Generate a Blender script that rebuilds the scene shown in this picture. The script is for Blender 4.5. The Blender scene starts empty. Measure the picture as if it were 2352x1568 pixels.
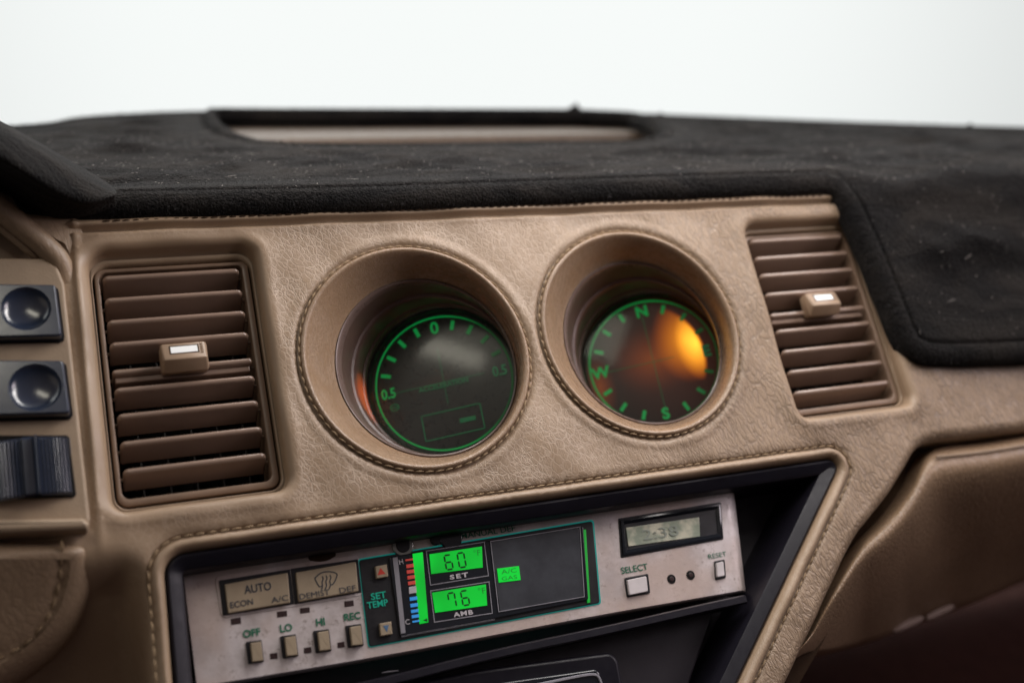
import bpy, math, random
import numpy as np
from mathutils import Vector, Matrix
from mathutils.geometry import delaunay_2d_cdt
random.seed(7)
rng = np.random.default_rng(7)

# ------------------------------------------------------------------ frames
# "F" frame: u along the dashboard, v up the slanted fascia, n out of the fascia (metres)
TILT = math.radians(35)
MF = Matrix(((1, 0, 0), (0, math.sin(TILT), -math.cos(TILT)), (0, math.cos(TILT), math.sin(TILT))))
MFn = np.array(MF)
CAM = np.array([-0.17114335, -0.13799763, 0.40886859])
RC = np.array([[0.92380437, -0.20401885, 0.32397807],
               [0.08368824, 0.93333462, 0.34911713],
               [-0.37360642, -0.29540277, 0.87929258]])
PW, PH = 2352.0, 1568.0
LENS = 40.0
FP = LENS / 36 * PW

def at(x, y, n=0.0):
    """measured point of the photo at height n over the fascia plane -> F coordinates"""
    d = RC.T @ np.array([(x - PW / 2) / FP, -(y - PH / 2) / FP, -1])
    s = (n - CAM[2]) / d[2]
    return CAM + s * d

def atz(x, y, z):
    """measured point at world height z -> F coordinates"""
    d = MFn @ (RC.T @ np.array([(x - PW / 2) / FP, -(y - PH / 2) / FP, -1]))
    c = MFn @ CAM
    s = (z - c[2]) / d[2]
    return MFn.T @ (c + s * d)

def w2f(p): return MFn.T @ np.array(p)
def f2w(p): return MFn @ np.array(p)

# ------------------------------------------------------------------ camera, world, light
S = bpy.context.scene
cd = bpy.data.cameras.new('camera')
cam = bpy.data.objects.new('camera', cd)
S.collection.objects.link(cam)
S.camera = cam
cd.sensor_fit = 'HORIZONTAL'
cd.sensor_width = 36
cd.lens = LENS
cd.clip_start = 0.01
cd.clip_end = 100
rot = MF @ Matrix(RC.T.tolist())
cam.matrix_world = Matrix.Translation(MF @ Vector(CAM.tolist())) @ rot.to_4x4()
cd.dof.use_dof = True
fp = at(900, 800, 0.0)
cd.dof.focus_distance = float(-(RC[2] @ (fp - CAM)) * -1) if (RC[2] @ (fp - CAM)) > 0 else float(-(RC[2] @ (fp - CAM)))
cd.dof.aperture_fstop = 4.8
cd.dof.aperture_blades = 9

S.view_settings.view_transform = 'Standard'
S.view_settings.look = 'None'
S.view_settings.exposure = -0.05
S.view_settings.gamma = 1.0

w = bpy.data.worlds.new('World')
S.world = w
w.use_nodes = True
nt = w.node_tree
nt.nodes.clear()
N = nt.nodes.new
L = nt.links.new
out = N('ShaderNodeOutputWorld')
bg = N('ShaderNodeBackground')
L(bg.outputs[0], out.inputs[0])
tc = N('ShaderNodeTexCoord')
sep = N('ShaderNodeSeparateXYZ')
L(tc.outputs['Generated'], sep.inputs[0])

def wm(op, a, b=None, c=None, clamp=False):
    m = N('ShaderNodeMath'); m.operation = op; m.use_clamp = clamp
    for i, q in enumerate((a, b, c)):
        if q is None: continue
        if hasattr(q, 'links'): L(q, m.inputs[i])
        else: m.inputs[i].default_value = q
    return m.outputs[0]

def wsm(x, lo, hi):
    m = N('ShaderNodeMapRange'); m.interpolation_type = 'SMOOTHSTEP'
    L(x, m.inputs[0]); m.inputs[1].default_value = lo; m.inputs[2].default_value = hi
    return m.outputs[0]
X, Y, Z = sep.outputs
# pale overcast seen through the windscreen: softly brighter straight ahead
ctr = Vector((0.33, 0.93, 0.03)).normalized()
dp = N('ShaderNodeVectorMath'); dp.operation = 'DOT_PRODUCT'
L(tc.outputs['Generated'], dp.inputs[0]); dp.inputs[1].default_value = ctr
glow = wsm(dp.outputs['Value'], 0.84, 0.985)
hor = wm('MULTIPLY_ADD', glow, 0.26, 0.72)
front = wsm(Y, 0.0, 0.30)
# brighter sky above, cut by the roof edge
up = wm('MULTIPLY', wsm(Z, 0.14, 0.34), wm('SUBTRACT', 1.0, wsm(Z, 0.80, 0.94)))
wind = wm('MULTIPLY', front, wm('ADD', hor, wm('MULTIPLY', up, 2.1)))
wind = wm('MULTIPLY', wind, wsm(Z, -0.30, -0.15))
# side windows
rightw = wm('MULTIPLY', wm('MULTIPLY', wsm(X, 0.80, 0.95), wsm(Z, -0.02, 0.12)), wm('SUBTRACT', 1.0, wsm(Z, 0.5, 0.65)))
negX = wm('MULTIPLY', X, -1.0)
leftw = wm('MULTIPLY', wm('MULTIPLY', wsm(negX, 0.5, 0.8), wsm(Z, 0.0, 0.15)), wm('SUBTRACT', 1.0, wsm(Z, 0.45, 0.6)))
cab = wm('MULTIPLY_ADD', wsm(Z, -0.1, 0.9), 0.14, 0.015)

def col(rgb, fac):
    m = N('ShaderNodeVectorMath'); m.operation = 'SCALE'
    m.inputs[0].default_value = rgb; L(fac, m.inputs[3])
    return m.outputs[0]

def vadd(a, b):
    m = N('ShaderNodeVectorMath'); m.operation = 'ADD'; L(a, m.inputs[0]); L(b, m.inputs[1])
    return m.outputs[0]
tot = vadd(col((0.965, 1.0, 0.985), wind), col((0.55, 0.45, 0.50), rightw))
tot = vadd(tot, col((0.20, 0.17, 0.14), leftw))
tot = vadd(tot, col((1.0, 0.85, 0.86), cab))
L(tot, bg.inputs[0])
bg.inputs[1].default_value = 1.0

def area(name, loc, target, size, size_y, power, color):
    ld = bpy.data.lights.new(name, 'AREA'); ld.shape = 'RECTANGLE'; ld.size = size; ld.size_y = size_y
    ld.energy = power; ld.color = color
    o = bpy.data.objects.new(name, ld); S.collection.objects.link(o)
    o.location = loc
    o.rotation_euler = (Vector(target) - Vector(loc)).to_track_quat('-Z', 'Y').to_euler()
    return o
area('windscreen_light', (0.06, 0.015, 0.235), (0.04, 0.0, 0.0), 0.50, 0.07, 1.25, (1.0, 0.945, 0.91))
area('added_right_fill', (0.34, -0.02, 0.34), (0.12, 0.0, 0.0), 0.25, 0.12, 0.95, (1.0, 0.95, 0.93))  # added fill lamp, keeps the lower right leather strip bright
area('window_light', (0.78, -0.32, 0.34), (0.2, 0.0, 0.0), 0.36, 0.22, 1.8, (1.0, 0.88, 0.93))
area('roof_light', (-0.325, -0.275, 0.58), (0.0, 0.0, 0.0), 0.34, 0.08, 0.50, (1.0, 0.94, 0.78))

# ------------------------------------------------------------------ materials
def new_mat(name):
    m = bpy.data.materials.new(name); m.use_nodes = True
    t = m.node_tree
    return m, t, t.nodes['Principled BSDF']

def nmath(t, op, a, b=None, clamp=False):
    m = t.nodes.new('ShaderNodeMath'); m.operation = op; m.use_clamp = clamp
    for i, q in enumerate((a, b)):
        if q is None: continue
        if hasattr(q, 'links'): t.links.new(q, m.inputs[i])
        else: m.inputs[i].default_value = q
    return m.outputs[0]

def nmap(t, x, lo, hi, a=0.0, b=1.0, smooth=True):
    m = t.nodes.new('ShaderNodeMapRange')
    if smooth: m.interpolation_type = 'SMOOTHSTEP'
    t.links.new(x, m.inputs[0])
    for i, q in enumerate((lo, hi, a, b)): m.inputs[i + 1].default_value = q
    return m.outputs[0]

def ncoord(t, scale=(1, 1, 1), rot=(0, 0, 0)):
    c = t.nodes.new('ShaderNodeTexCoord'); m = t.nodes.new('ShaderNodeMapping')
    m.inputs['Scale'].default_value = scale; m.inputs['Rotation'].default_value = rot
    t.links.new(c.outputs['Object'], m.inputs[0])
    return m.outputs[0]

def nnoise(t, vec, scale, detail=4, rough=0.5, dist=0.0):
    n = t.nodes.new('ShaderNodeTexNoise'); t.links.new(vec, n.inputs['Vector'])
    n.inputs['Scale'].default_value = scale; n.inputs['Detail'].default_value = detail
    n.inputs['Roughness'].default_value = rough; n.inputs['Distortion'].default_value = dist
    return n

def nmix(t, fac, a, b):
    m = t.nodes.new('ShaderNodeMix'); m.data_type = 'RGBA'
    if hasattr(fac, 'links'): t.links.new(fac, m.inputs[0])
    else: m.inputs[0].default_value = fac
    for i, q in ((6, a), (7, b)):
        if hasattr(q, 'links'): t.links.new(q, m.inputs[i])
        else: m.inputs[i].default_value = (*q, 1)
    return m.outputs[2]

def nbump(t, h, strength, dist, normal=None):
    b = t.nodes.new('ShaderNodeBump'); b.inputs['Strength'].default_value = strength
    b.inputs['Distance'].default_value = dist
    t.links.new(h, b.inputs['Height'])
    if normal: t.links.new(normal, b.inputs['Normal'])
    return b.outputs[0]

def leather(name, base, grain=1.0, cells=330, fold=0.0, attr=False, mixside=0.8, rough=(0.40, 0.54)):
    m, t, p = new_mat(name)
    c = ncoord(t)
    sx = t.nodes.new('ShaderNodeSeparateXYZ'); t.links.new(c, sx.inputs[0])
    if attr:
        at_ = t.nodes.new('ShaderNodeAttribute'); at_.attribute_name = 'grain'
        ga = at_.outputs['Fac']
        side = nmap(t, sx.outputs[0], -0.02, 0.15)
    else:
        ga = nmath(t, 'ADD', 1.0, 0.0); side = nmath(t, 'ADD', mixside, 0.0)
    warp = nnoise(t, c, 70, 4, 0.6)
    wv = t.nodes.new('ShaderNodeVectorMath'); wv.operation = 'MULTIPLY_ADD'
    t.links.new(warp.outputs['Color'], wv.inputs[0]); wv.inputs[1].default_value = (0.0065, 0.0065, 0.0065)
    t.links.new(c, wv.inputs[2])
    def stretched(ang, sc):
        mp = t.nodes.new('ShaderNodeMapping'); mp.inputs['Rotation'].default_value = (0, 0, math.radians(ang))
        t.links.new(wv.outputs[0], mp.inputs[0])
        mp2 = t.nodes.new('ShaderNodeMapping'); mp2.inputs['Scale'].default_value = sc
        t.links.new(mp.outputs[0], mp2.inputs[0])
        return mp2.outputs[0]
    def vor(vec, scale):
        v = t.nodes.new('ShaderNodeTexVoronoi'); v.feature = 'DISTANCE_TO_EDGE'
        t.links.new(vec, v.inputs['Vector']); v.inputs['Scale'].default_value = scale
        v.inputs['Randomness'].default_value = 1.0
        return v.outputs['Distance']
    A = stretched(-32, (1.0, 0.60, 1.0)); B = stretched(-16, (1.0, 0.26, 1.0))
    patch = nmap(t, nnoise(t, c, 60, 4, 0.6).outputs[0], 0.36, 0.60)
    def lines(vec, sc, wd):
        return nmath(t, 'SUBTRACT', 1.0, nmap(t, vor(vec, sc), 0.0, wd))
    gA = nmath(t, 'MAXIMUM', nmath(t, 'MULTIPLY', lines(A, cells, 0.13), nmath(t, 'ADD', 0.45, nmath(t, 'MULTIPLY', patch, 0.55))),
               nmath(t, 'MULTIPLY', lines(A, cells * 2.1, 0.15), nmath(t, 'MULTIPLY', patch, 0.60)))
    gB = nmath(t, 'MAXIMUM', nmath(t, 'MULTIPLY', lines(B, cells * 1.15, 0.20), nmath(t, 'ADD', 0.7, nmath(t, 'MULTIPLY', patch, 0.3))),
               nmath(t, 'MULTIPLY', lines(B, cells * 2.6, 0.20), 0.35))
    gA = nmath(t, 'MULTIPLY', nmath(t, 'MULTIPLY', gA, nmath(t, 'SUBTRACT', 1.0, side)), ga)
    gB = nmath(t, 'MULTIPLY', nmath(t, 'MULTIPLY', gB, side), ga)
    wr = nnoise(t, B, 420, 3, 0.55)
    wr2 = nnoise(t, A, 420, 4, 0.6)
    fine = nnoise(t, c, 2100, 2, 0.6)
    wrg = nmath(t, 'ADD', 0.08, nmath(t, 'MULTIPLY', ga, 0.30))
    h = nmath(t, 'MULTIPLY', nmath(t, 'ADD', wr.outputs[0], wr2.outputs[0]), wrg)
    h = nmath(t, 'SUBTRACT', h, nmath(t, 'MULTIPLY', gB, 0.75))
    h = nmath(t, 'SUBTRACT', h, nmath(t, 'MULTIPLY', gA, 0.30))
    h = nmath(t, 'ADD', h, nmath(t, 'MULTIPLY', fine.outputs[0], 0.07))
    t.links.new(nbump(t, h, 0.75 * grain, 0.00040), p.inputs['Normal'])
    big = nnoise(t, c, 22, 4)
    f = nmap(t, big.outputs[0], 0.3, 0.7)
    bc = nmix(t, f, tuple(x * 0.90 for x in base), tuple(x * 1.08 for x in base))
    pale = tuple(min(1, x * 1.3 + 0.20) for x in base)
    dark = tuple(x * 0.45 for x in base)
    bc = nmix(t, nmath(t, 'MULTIPLY', gA, 0.42 * grain), bc, pale)
    bc = nmix(t, nmath(t, 'MULTIPLY', gB, 0.68 * grain), bc, dark)
    t.links.new(bc, p.inputs['Base Color'])
    t.links.new(nmap(t, wr.outputs[0], 0.3, 0.7, *rough), p.inputs['Roughness'])
    p.inputs['Specular IOR Level'].default_value = 0.55
    return m

def plastic(name, base, rough=0.4, spec=0.5, bump=0.0, bscale=1500, var=0.1, metallic=0.0):
    m, t, p = new_mat(name)
    c = ncoord(t)
    n = nnoise(t, c, 70, 5, 0.6)
    f = nmap(t, n.outputs[0], 0.3, 0.7)
    t.links.new(nmix(t, f, tuple(x * (1 - var) for x in base), tuple(min(1, x * (1 + var)) for x in base)), p.inputs['Base Color'])
    t.links.new(nmap(t, nnoise(t, c, 240, 4, 0.7).outputs[0], 0.3, 0.7, rough * 0.85, rough * 1.15), p.inputs['Roughness'])
    p.inputs['Specular IOR Level'].default_value = spec
    p.inputs['Metallic'].default_value = metallic
    if bump: t.links.new(nbump(t, nnoise(t, c, bscale, 2).outputs[0], bump, 0.0003), p.inputs['Normal'])
    return m

def emit(name, rgb, strength, base=None, rough=0.35):
    m, t, p = new_mat(name)
    p.inputs['Base Color'].default_value = (*(base or tuple(x * 0.3 for x in rgb)), 1)
    p.inputs['Emission Color'].default_value = (*rgb, 1)
    p.inputs['Emission Strength'].default_value = strength
    p.inputs['Roughness'].default_value = rough
    return m

def carpet(name):
    m, t, p = new_mat(name)
    c = ncoord(t)
    a = nnoise(t, c, 1300, 3, 0.75); b = nnoise(t, c, 480, 4, 0.65)
    v = t.nodes.new('ShaderNodeTexVoronoi'); v.inputs['Scale'].default_value = 950
    t.links.new(c, v.inputs['Vector'])
    mp = t.nodes.new('ShaderNodeMapping'); mp.inputs['Scale'].default_value = (0.35, 1.0, 1.0)
    t.links.new(c, mp.inputs[0])
    d = nnoise(t, mp.outputs[0], 50, 5, 0.6, 0.8)
    h = nmath(t, 'ADD', nmath(t, 'MULTIPLY', a.outputs[0], 0.6), nmath(t, 'MULTIPLY', b.outputs[0], 0.5))
    h = nmath(t, 'SUBTRACT', h, nmath(t, 'MULTIPLY', v.outputs['Distance'], 0.55))
    nb = nbump(t, h, 1.0, 0.0017)
    nb = nbump(t, d.outputs[0], 0.5, 0.008, nb)
    t.links.new(nb, p.inputs['Normal'])
    f = nmap(t, a.outputs[0], 0.42, 0.72)
    f2 = nmap(t, d.outputs[0], 0.38, 0.66)
    c1 = nmix(t, f, (0.0015, 0.0015, 0.002), (0.016, 0.0148, 0.0145))
    bc = nmix(t, nmath(t, 'MULTIPLY', f2, 0.55), c1, (0.024, 0.020, 0.017))
    t.links.new(bc, p.inputs['Base Color'])
    p.inputs['Roughness'].default_value = 0.95
    p.inputs['Specular IOR Level'].default_value = 0.12
    p.inputs['Sheen Weight'].default_value = 0.05
    p.inputs['Sheen Roughness'].default_value = 0.40
    p.inputs['Sheen Tint'].default_value = (0.85, 0.78, 0.74, 1)
    return m

def pile_mat():
    m, t, p = new_mat('velour_pile')
    c = ncoord(t)
    w_ = t.nodes.new('ShaderNodeTexWhiteNoise'); w_.noise_dimensions = '3D'
    sn = t.nodes.new('ShaderNodeVectorMath'); sn.operation = 'SNAP'; sn.inputs[1].default_value = (.0012, .0012, .0012)
    t.links.new(c, sn.inputs[0]); t.links.new(sn.outputs[0], w_.inputs['Vector'])
    t.links.new(nmix(t, nmath(t, 'POWER', w_.outputs['Value'], 4.0), (0.006, 0.006, 0.0065), (0.085, 0.078, 0.080)), p.inputs['Base Color'])
    p.inputs['Roughness'].default_value = 0.8
    p.inputs['Specular IOR Level'].default_value = 0.2
    return m

def plate_mat(name):
    """aged silver plastic faceplate with dirt, scuffs and worn spots"""
    m, t, p = new_mat(name)
    c = ncoord(t)
    n1 = nnoise(t, c, 60, 5, 0.65); n2 = nnoise(t, c, 350, 4, 0.7); n3 = nnoise(t, c, 28, 3)
    base = nmix(t, nmap(t, n1.outputs[0], 0.35, 0.65), (0.47, 0.41, 0.40), (0.68, 0.62, 0.625))
    base = nmix(t, nmath(t, 'MULTIPLY', nmap(t, n2.outputs[0], 0.57, 0.70), 0.6), base, (0.20, 0.15, 0.125))
    base = nmix(t, nmath(t, 'MULTIPLY', nmap(t, n3.outputs[0], 0.42, 0.62), 0.7), base, (0.52, 0.40, 0.345))
    t.links.new(base, p.inputs['Base Color'])
    p.inputs['Metallic'].default_value = 0.25
    t.links.new(nmap(t, n2.outputs[0], 0.3, 0.7, 0.36, 0.6), p.inputs['Roughness'])
    t.links.new(nbump(t, n2.outputs[0], 0.25, 0.0003), p.inputs['Normal'])
    return m

TAN = (0.315, 0.219, 0.142)
M = {}
M['leather'] = leather('tan_leather', TAN, attr=True, cells=460)
M['leather_soft'] = leather('smooth_tan_leather', TAN, grain=0.45, cells=420)
M['leather_rim'] = leather('rim_leather', (0.29, 0.190, 0.118), grain=0.7, cells=700, mixside=0.2, rough=(0.22, 0.34))
M['leather_lid'] = leather('lid_leather', (0.31, 0.205, 0.125), grain=0.8, cells=420, rough=(0.32, 0.45))
M['tray'] = plastic('tray_vinyl', (0.095, 0.063, 0.040), 0.55, 0.4, 0.2)
M['thread'] = plastic('thread', (0.30, 0.21, 0.125), 0.75, 0.3, 0.8, 2500)
M['seam_dark'] = plastic('seam_brown', (0.05, 0.03, 0.018), 0.9, 0.1)  # dark brown of the seam thread, slots and groove backing
M['vent'] = plastic('vent_plastic', (0.27, 0.187, 0.143), 0.20, 0.75, 0.05, 1800, var=0.04)
M['vent_frame'] = plastic('vent_frame_plastic', (0.20, 0.132, 0.09), 0.36, 0.5, 0.10, 1800)
M['knob'] = plastic('knob_plastic', (0.30, 0.205, 0.135), 0.42, 0.5, 0.15, 1800)
M['white'] = emit('white_marker', (1, 1, 1), 0.0, (0.85, 0.87, 0.87), 0.4)
M['duct'] = plastic('duct_black', (0.006, 0.005, 0.005), 0.7, 0.2)
M['duct_fin'] = plastic('duct_fin', (0.02, 0.018, 0.017), 0.4, 0.5)
M['tube'] = plastic('gauge_tube', (0.115, 0.070, 0.058), 0.34, 0.5, 0.05)
M['lip'] = plastic('gauge_lip', (0.15, 0.105, 0.09), 0.3, 0.6)
M['black'] = plastic('black_plastic', (0.012, 0.0115, 0.014), 0.36, 0.5, 0.12, 1700)
M['black_gloss'] = plastic('glossy_black', (0.010, 0.012, 0.017), 0.16, 0.6)
M['bezel'] = plastic('bezel_plastic', (0.010, 0.0090, 0.014), 0.36, 0.22, 0.1, 1700)
M['recess'] = plastic('recess_plastic', (0.016, 0.012, 0.018), 0.5, 0.45, 0.1, 1200)
M['panel_tan'] = plastic('switch_panel_plastic', (0.33, 0.245, 0.17), 0.5, 0.4, 0.35, 1300)
M['switch'] = plastic('switch_plastic', (0.022, 0.031, 0.056), 0.19, 1.0)
M['carpet'] = carpet('black_velour')
M['pile'] = pile_mat()
M['plate'] = plate_mat('aged_faceplate')
M['key'] = plastic('beige_key', (0.35, 0.275, 0.19), 0.5, 0.4, 0.1)
M['key_white'] = plastic('pale_key', (0.62, 0.57, 0.58), 0.5, 0.4)
M['ink'] = plastic('dark_ink', (0.05, 0.055, 0.07), 0.6, 0.3)
M['ink_green'] = plastic('green_ink', (0.02, 0.15, 0.085), 0.6, 0.3)
M['ink_grey'] = plastic('grey_ink', (0.25, 0.24, 0.27), 0.6, 0.3)
M['ink_teal'] = emit('teal_ink', (0.0, 0.50, 0.33), 0.22, (0.01, 0.2, 0.14))
M['trim_teal'] = emit('teal_edge', (0.0, 0.42, 0.36), 0.22, (0.01, 0.25, 0.22))
M['window'] = plastic('dark_window', (0.050, 0.053, 0.062), 0.22, 0.5, 0, var=0.2)
def lcd_mat():
    m, t, p = new_mat('lit_green_lcd')
    c = ncoord(t)
    p.inputs['Base Color'].default_value = (0.005, 0.05, 0.01, 1)
    p.inputs['Emission Color'].default_value = (0.0, 0.62, 0.035, 1)
    n = nnoise(t, c, 38, 2)
    t.links.new(nmap(t, n.outputs[0], 0.3, 0.7, 0.58, 1.0), p.inputs['Emission Strength'])
    p.inputs['Roughness'].default_value = 0.3
    return m
M['lcd'] = lcd_mat()
M['lcd_dim'] = emit('dim_green_bar', (0.0, 0.5, 0.04), 0.4, (0.02, 0.2, 0.03))
M['lcd_ink'] = plastic('lcd_segments', (0.008, 0.035, 0.012), 0.5, 0.2)
M['lcd_ink_soft'] = emit('lcd_soft_segments', (0.0, 0.35, 0.03), 0.25, (0.02, 0.1, 0.02))
M['red'] = emit('red_bars', (0.6, 0.06, 0.045), 0.35, (0.4, 0.05, 0.04))
M['blue'] = emit('blue_bars', (0.03, 0.25, 0.62), 0.5, (0.03, 0.2, 0.5))
M['wht'] = plastic('printed_white', (0.50, 0.47, 0.50), 0.5, 0.4)
M['tri_red'] = plastic('red_arrow', (0.55, 0.045, 0.03), 0.5, 0.3)
M['tri_blue'] = plastic('blue_arrow', (0.08, 0.16, 0.28), 0.5, 0.3)
M['led'] = plastic('unlit_indicator', (0.035, 0.018, 0.018), 0.3, 0.5)
M['dial'] = plastic('dial_face', (0.024, 0.024, 0.025), 0.30, 0.5, 0, var=0.3)
def dial_green():
    m, t, p = new_mat('lit_dial_green')
    c = t.nodes.new('ShaderNodeTexCoord'); sx = t.nodes.new('ShaderNodeSeparateXYZ'); t.links.new(c.outputs['Object'], sx.inputs[0])
    p.inputs['Base Color'].default_value = (0.01, 0.08, 0.03, 1)
    p.inputs['Emission Color'].default_value = (0.0, 0.40, 0.075, 1)
    t.links.new(nmap(t, sx.outputs[0], 0.002, 0.024, 0.50, 0.09), p.inputs['Emission Strength'])
    return m
M['dial_green'] = dial_green()
M['dial_dim'] = emit('faint_dial_green', (0.0, 0.11, 0.035), 0.6, (0.005, 0.04, 0.02))
M['dark_floor'] = plastic('footwell_carpet', (0.035, 0.013, 0.010), 0.95, 0.1, 1.0, 900)
M['clock_ink'] = plastic('clock_segments', (0.27, 0.30, 0.26), 0.5, 0.3)
M['metal'] = plastic('worn_metal', (0.30, 0.30, 0.28), 0.3, 0.5, 0, metallic=0.8)
M['scuff'] = plastic('pale_scuff', (0.34, 0.25, 0.21), 0.7, 0.3, 0.4)
M['lint'] = plastic('lint', (0.32, 0.29, 0.27), 0.9, 0.1)

def clock_mat():
    m, t, p = new_mat('clock_lcd')
    c = ncoord(t)
    n = nnoise(t, c, 160, 3)
    t.links.new(nmix(t, nmap(t, n.outputs[0], 0.4, 0.65), (0.30, 0.34, 0.27), (0.62, 0.60, 0.48)), p.inputs['Base Color'])
    p.inputs['Roughness'].default_value = 0.2
    return m
M['clock_lcd'] = clock_mat()

def glass_mat(haze, rg=0.16):
    m, t, p = new_mat('gauge_glass')
    nt_ = t
    nt_.nodes.clear()
    o = nt_.nodes.new('ShaderNodeOutputMaterial')
    mx = nt_.nodes.new('ShaderNodeMixShader'); tr = nt_.nodes.new('ShaderNodeBsdfTransparent')
    gl = nt_.nodes.new('ShaderNodeBsdfGlossy'); gl.inputs['Roughness'].default_value = rg
    df = nt_.nodes.new('ShaderNodeBsdfDiffuse'); df.inputs[0].default_value = (0.55, 0.56, 0.52, 1); mx2 = nt_.nodes.new('ShaderNodeMixShader'); mx2.inputs[0].default_value = haze  # grey diffuse share stands in for hazy reflections on the glass
    fr = nt_.nodes.new('ShaderNodeFresnel'); fr.inputs[0].default_value = 1.5 if rg > .1 else 1.25
    tr.inputs[0].default_value = (0.88, 0.9, 0.88, 1)
    nt_.links.new(fr.outputs[0], mx.inputs[0]); nt_.links.new(tr.outputs[0], mx.inputs[1])
    nt_.links.new(gl.outputs[0], mx.inputs[2]); nt_.links.new(mx.outputs[0], mx2.inputs[1]); nt_.links.new(df.outputs[0], mx2.inputs[2]); nt_.links.new(mx2.outputs[0], o.inputs[0])
    return m
M['glass'] = glass_mat(.06)
M['glass_clean'] = glass_mat(.012, .05)

# ------------------------------------------------------------------ object helpers
ORG = {}

def setp(o, label=None, cat=None, group=None, kind=None):
    if label: o['label'] = label
    if cat: o['category'] = cat
    if group: o['group'] = group
    if kind: o['kind'] = kind

def thing(name, org, label, cat, group=None):
    o = bpy.data.objects.new(name, None)
    S.collection.objects.link(o)
    o.empty_display_size = 0.01
    o.matrix_world = Matrix.Translation(MF @ Vector([float(q) for q in org])) @ MF.to_4x4()
    ORG[o.name] = np.array(org, float)
    setp(o, label, cat, group)
    return o

class G:
    """collects geometry in F coordinates"""
    def __init__(s): s.v = []; s.f = []; s.flat = []
    def add(s, vs, fs):
        k = len(s.v)
        s.v += [tuple(float(c) for c in q) for q in vs]
        s.f += [tuple(i + k for i in f) for f in fs]
    def build(s, name, mat, parent=None, smooth=True, sharp=35, label=None, org=None, area_n=False):
        me = bpy.data.meshes.new(name)
        o0 = ORG[parent.name] if parent is not None else (np.array(org, float) if org is not None else np.mean(np.array(s.v), axis=0))
        me.from_pydata([tuple(np.array(q) - o0) for q in s.v], [], s.f)
        me.materials.append(M[mat] if isinstance(mat, str) else mat)
        if smooth:
            me.polygons.foreach_set('use_smooth', [True] * len(me.polygons))
            if sharp and not area_n: me.set_sharp_from_angle(angle=math.radians(sharp))
            for i in s.flat: me.polygons[i].use_smooth = False
            if area_n:
                P = np.array(s.v); F3 = np.array([f[:3] for f in s.f]); N3 = np.zeros_like(P)
                cr = np.cross(P[F3[:, 1]] - P[F3[:, 0]], P[F3[:, 2]] - P[F3[:, 0]])
                for k in range(3): np.add.at(N3, F3[:, k], cr)
                N3 /= np.linalg.norm(N3, axis=1)[:, None] + 1e-15
                me.normals_split_custom_set_from_vertices([tuple(q) for q in N3])
        me.update()
        o = bpy.data.objects.new(name, me)
        S.collection.objects.link(o)
        if parent is not None:
            o.parent = parent
        else:
            o.matrix_world = Matrix.Translation(MF @ Vector(o0.tolist())) @ MF.to_4x4()
        ORG[o.name] = o0
        if label: o['label'] = label
        return o

def lofted(g, rings, closed=True, cap0=False, cap1=False, flip=False):
    n = len(rings[0])
    vs = [p for r in rings for p in r]
    fs = []
    for i in range(len(rings) - 1):
        for j in range(n if closed else n - 1):
            a = i * n + j; b = i * n + (j + 1) % n
            q = (a, b, b + n, a + n)
            fs.append(q[::-1] if flip else q)
    if cap0: fs.append(tuple(range(n))[::-1] if not flip else tuple(range(n)))
    if cap1:
        q = tuple((len(rings) - 1) * n + j for j in range(n))
        fs.append(q if not flip else q[::-1])
    g.add(vs, fs)

def rpoly(pts, r, seg=6):
    """round the corners of a 2D polygon (radius or list of radii)"""
    out = []
    n = len(pts)
    pts = [np.array(p[:2], float) for p in pts]
    for i in range(n):
        p = pts[i]; a = pts[i - 1]; b = pts[(i + 1) % n]
        rr = r[i] if isinstance(r, (list, tuple)) else r
        d1 = (a - p); l1 = np.linalg.norm(d1); d1 /= l1
        d2 = (b - p); l2 = np.linalg.norm(d2); d2 /= l2
        ang = math.acos(max(-1, min(1, d1 @ d2)))
        if rr <= 0 or ang > 3.1:
            out.append(p); continue
        tl = min(rr / math.tan(ang / 2), 0.49 * l1, 0.49 * l2)
        rr = tl * math.tan(ang / 2)
        bis = d1 + d2; bis /= np.linalg.norm(bis)
        c = p + bis * rr / math.sin(ang / 2)
        s0 = p + d1 * tl - c; s1 = p + d2 * tl - c
        a0 = math.atan2(s0[1], s0[0]); a1 = math.atan2(s1[1], s1[0])
        da = (a1 - a0 + math.pi) % (2 * math.pi) - math.pi
        for k in range(seg + 1):
            t = a0 + da * k / seg
            out.append(c + rr * np.array([math.cos(t), math.sin(t)]))
    return np.array(out)

def area2(p):
    x, y = p[:, 0], p[:, 1]
    return 0.5 * np.sum(x * np.roll(y, -1) - np.roll(x, -1) * y)

def ccw(p): return p if area2(p) > 0 else p[::-1]

def inset(p, d):
    """offset a ccw polygon inwards by d (mitred)"""
    p = np.asarray(p)
    e = np.roll(p, -1, axis=0) - p
    e /= (np.linalg.norm(e, axis=1)[:, None] + 1e-12)
    nrm = np.stack([-e[:, 1], e[:, 0]], 1)
    n0 = np.roll(nrm, 1, axis=0)
    m = nrm + n0
    l2 = np.sum(m * m, axis=1)[:, None]
    return p + d * m * 2 / np.maximum(l2, 0.6)

def plate(g, pts, n0, n1, bev=0.0005, steps=3, back=True, crown=0.0):
    """solid plate: outline pts (u,v), from n0 up to n1, rounded upper rim"""
    p = ccw(np.asarray(pts)[:, :2])
    rings = [[(x, y, n0) for x, y in p]]
    for k in range(steps + 1):
        a = math.pi / 2 * k / steps
        q = inset(p, bev * (1 - math.cos(a)))
        rings.append([(x, y, n1 - bev + bev * math.sin(a)) for x, y in q])
    lofted(g, rings, cap0=back, cap1=True)
    g.flat.append(len(g.f) - 1)

def quad(px, n):
    return [at(x, y, n)[:2] for x, y in px]

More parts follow.
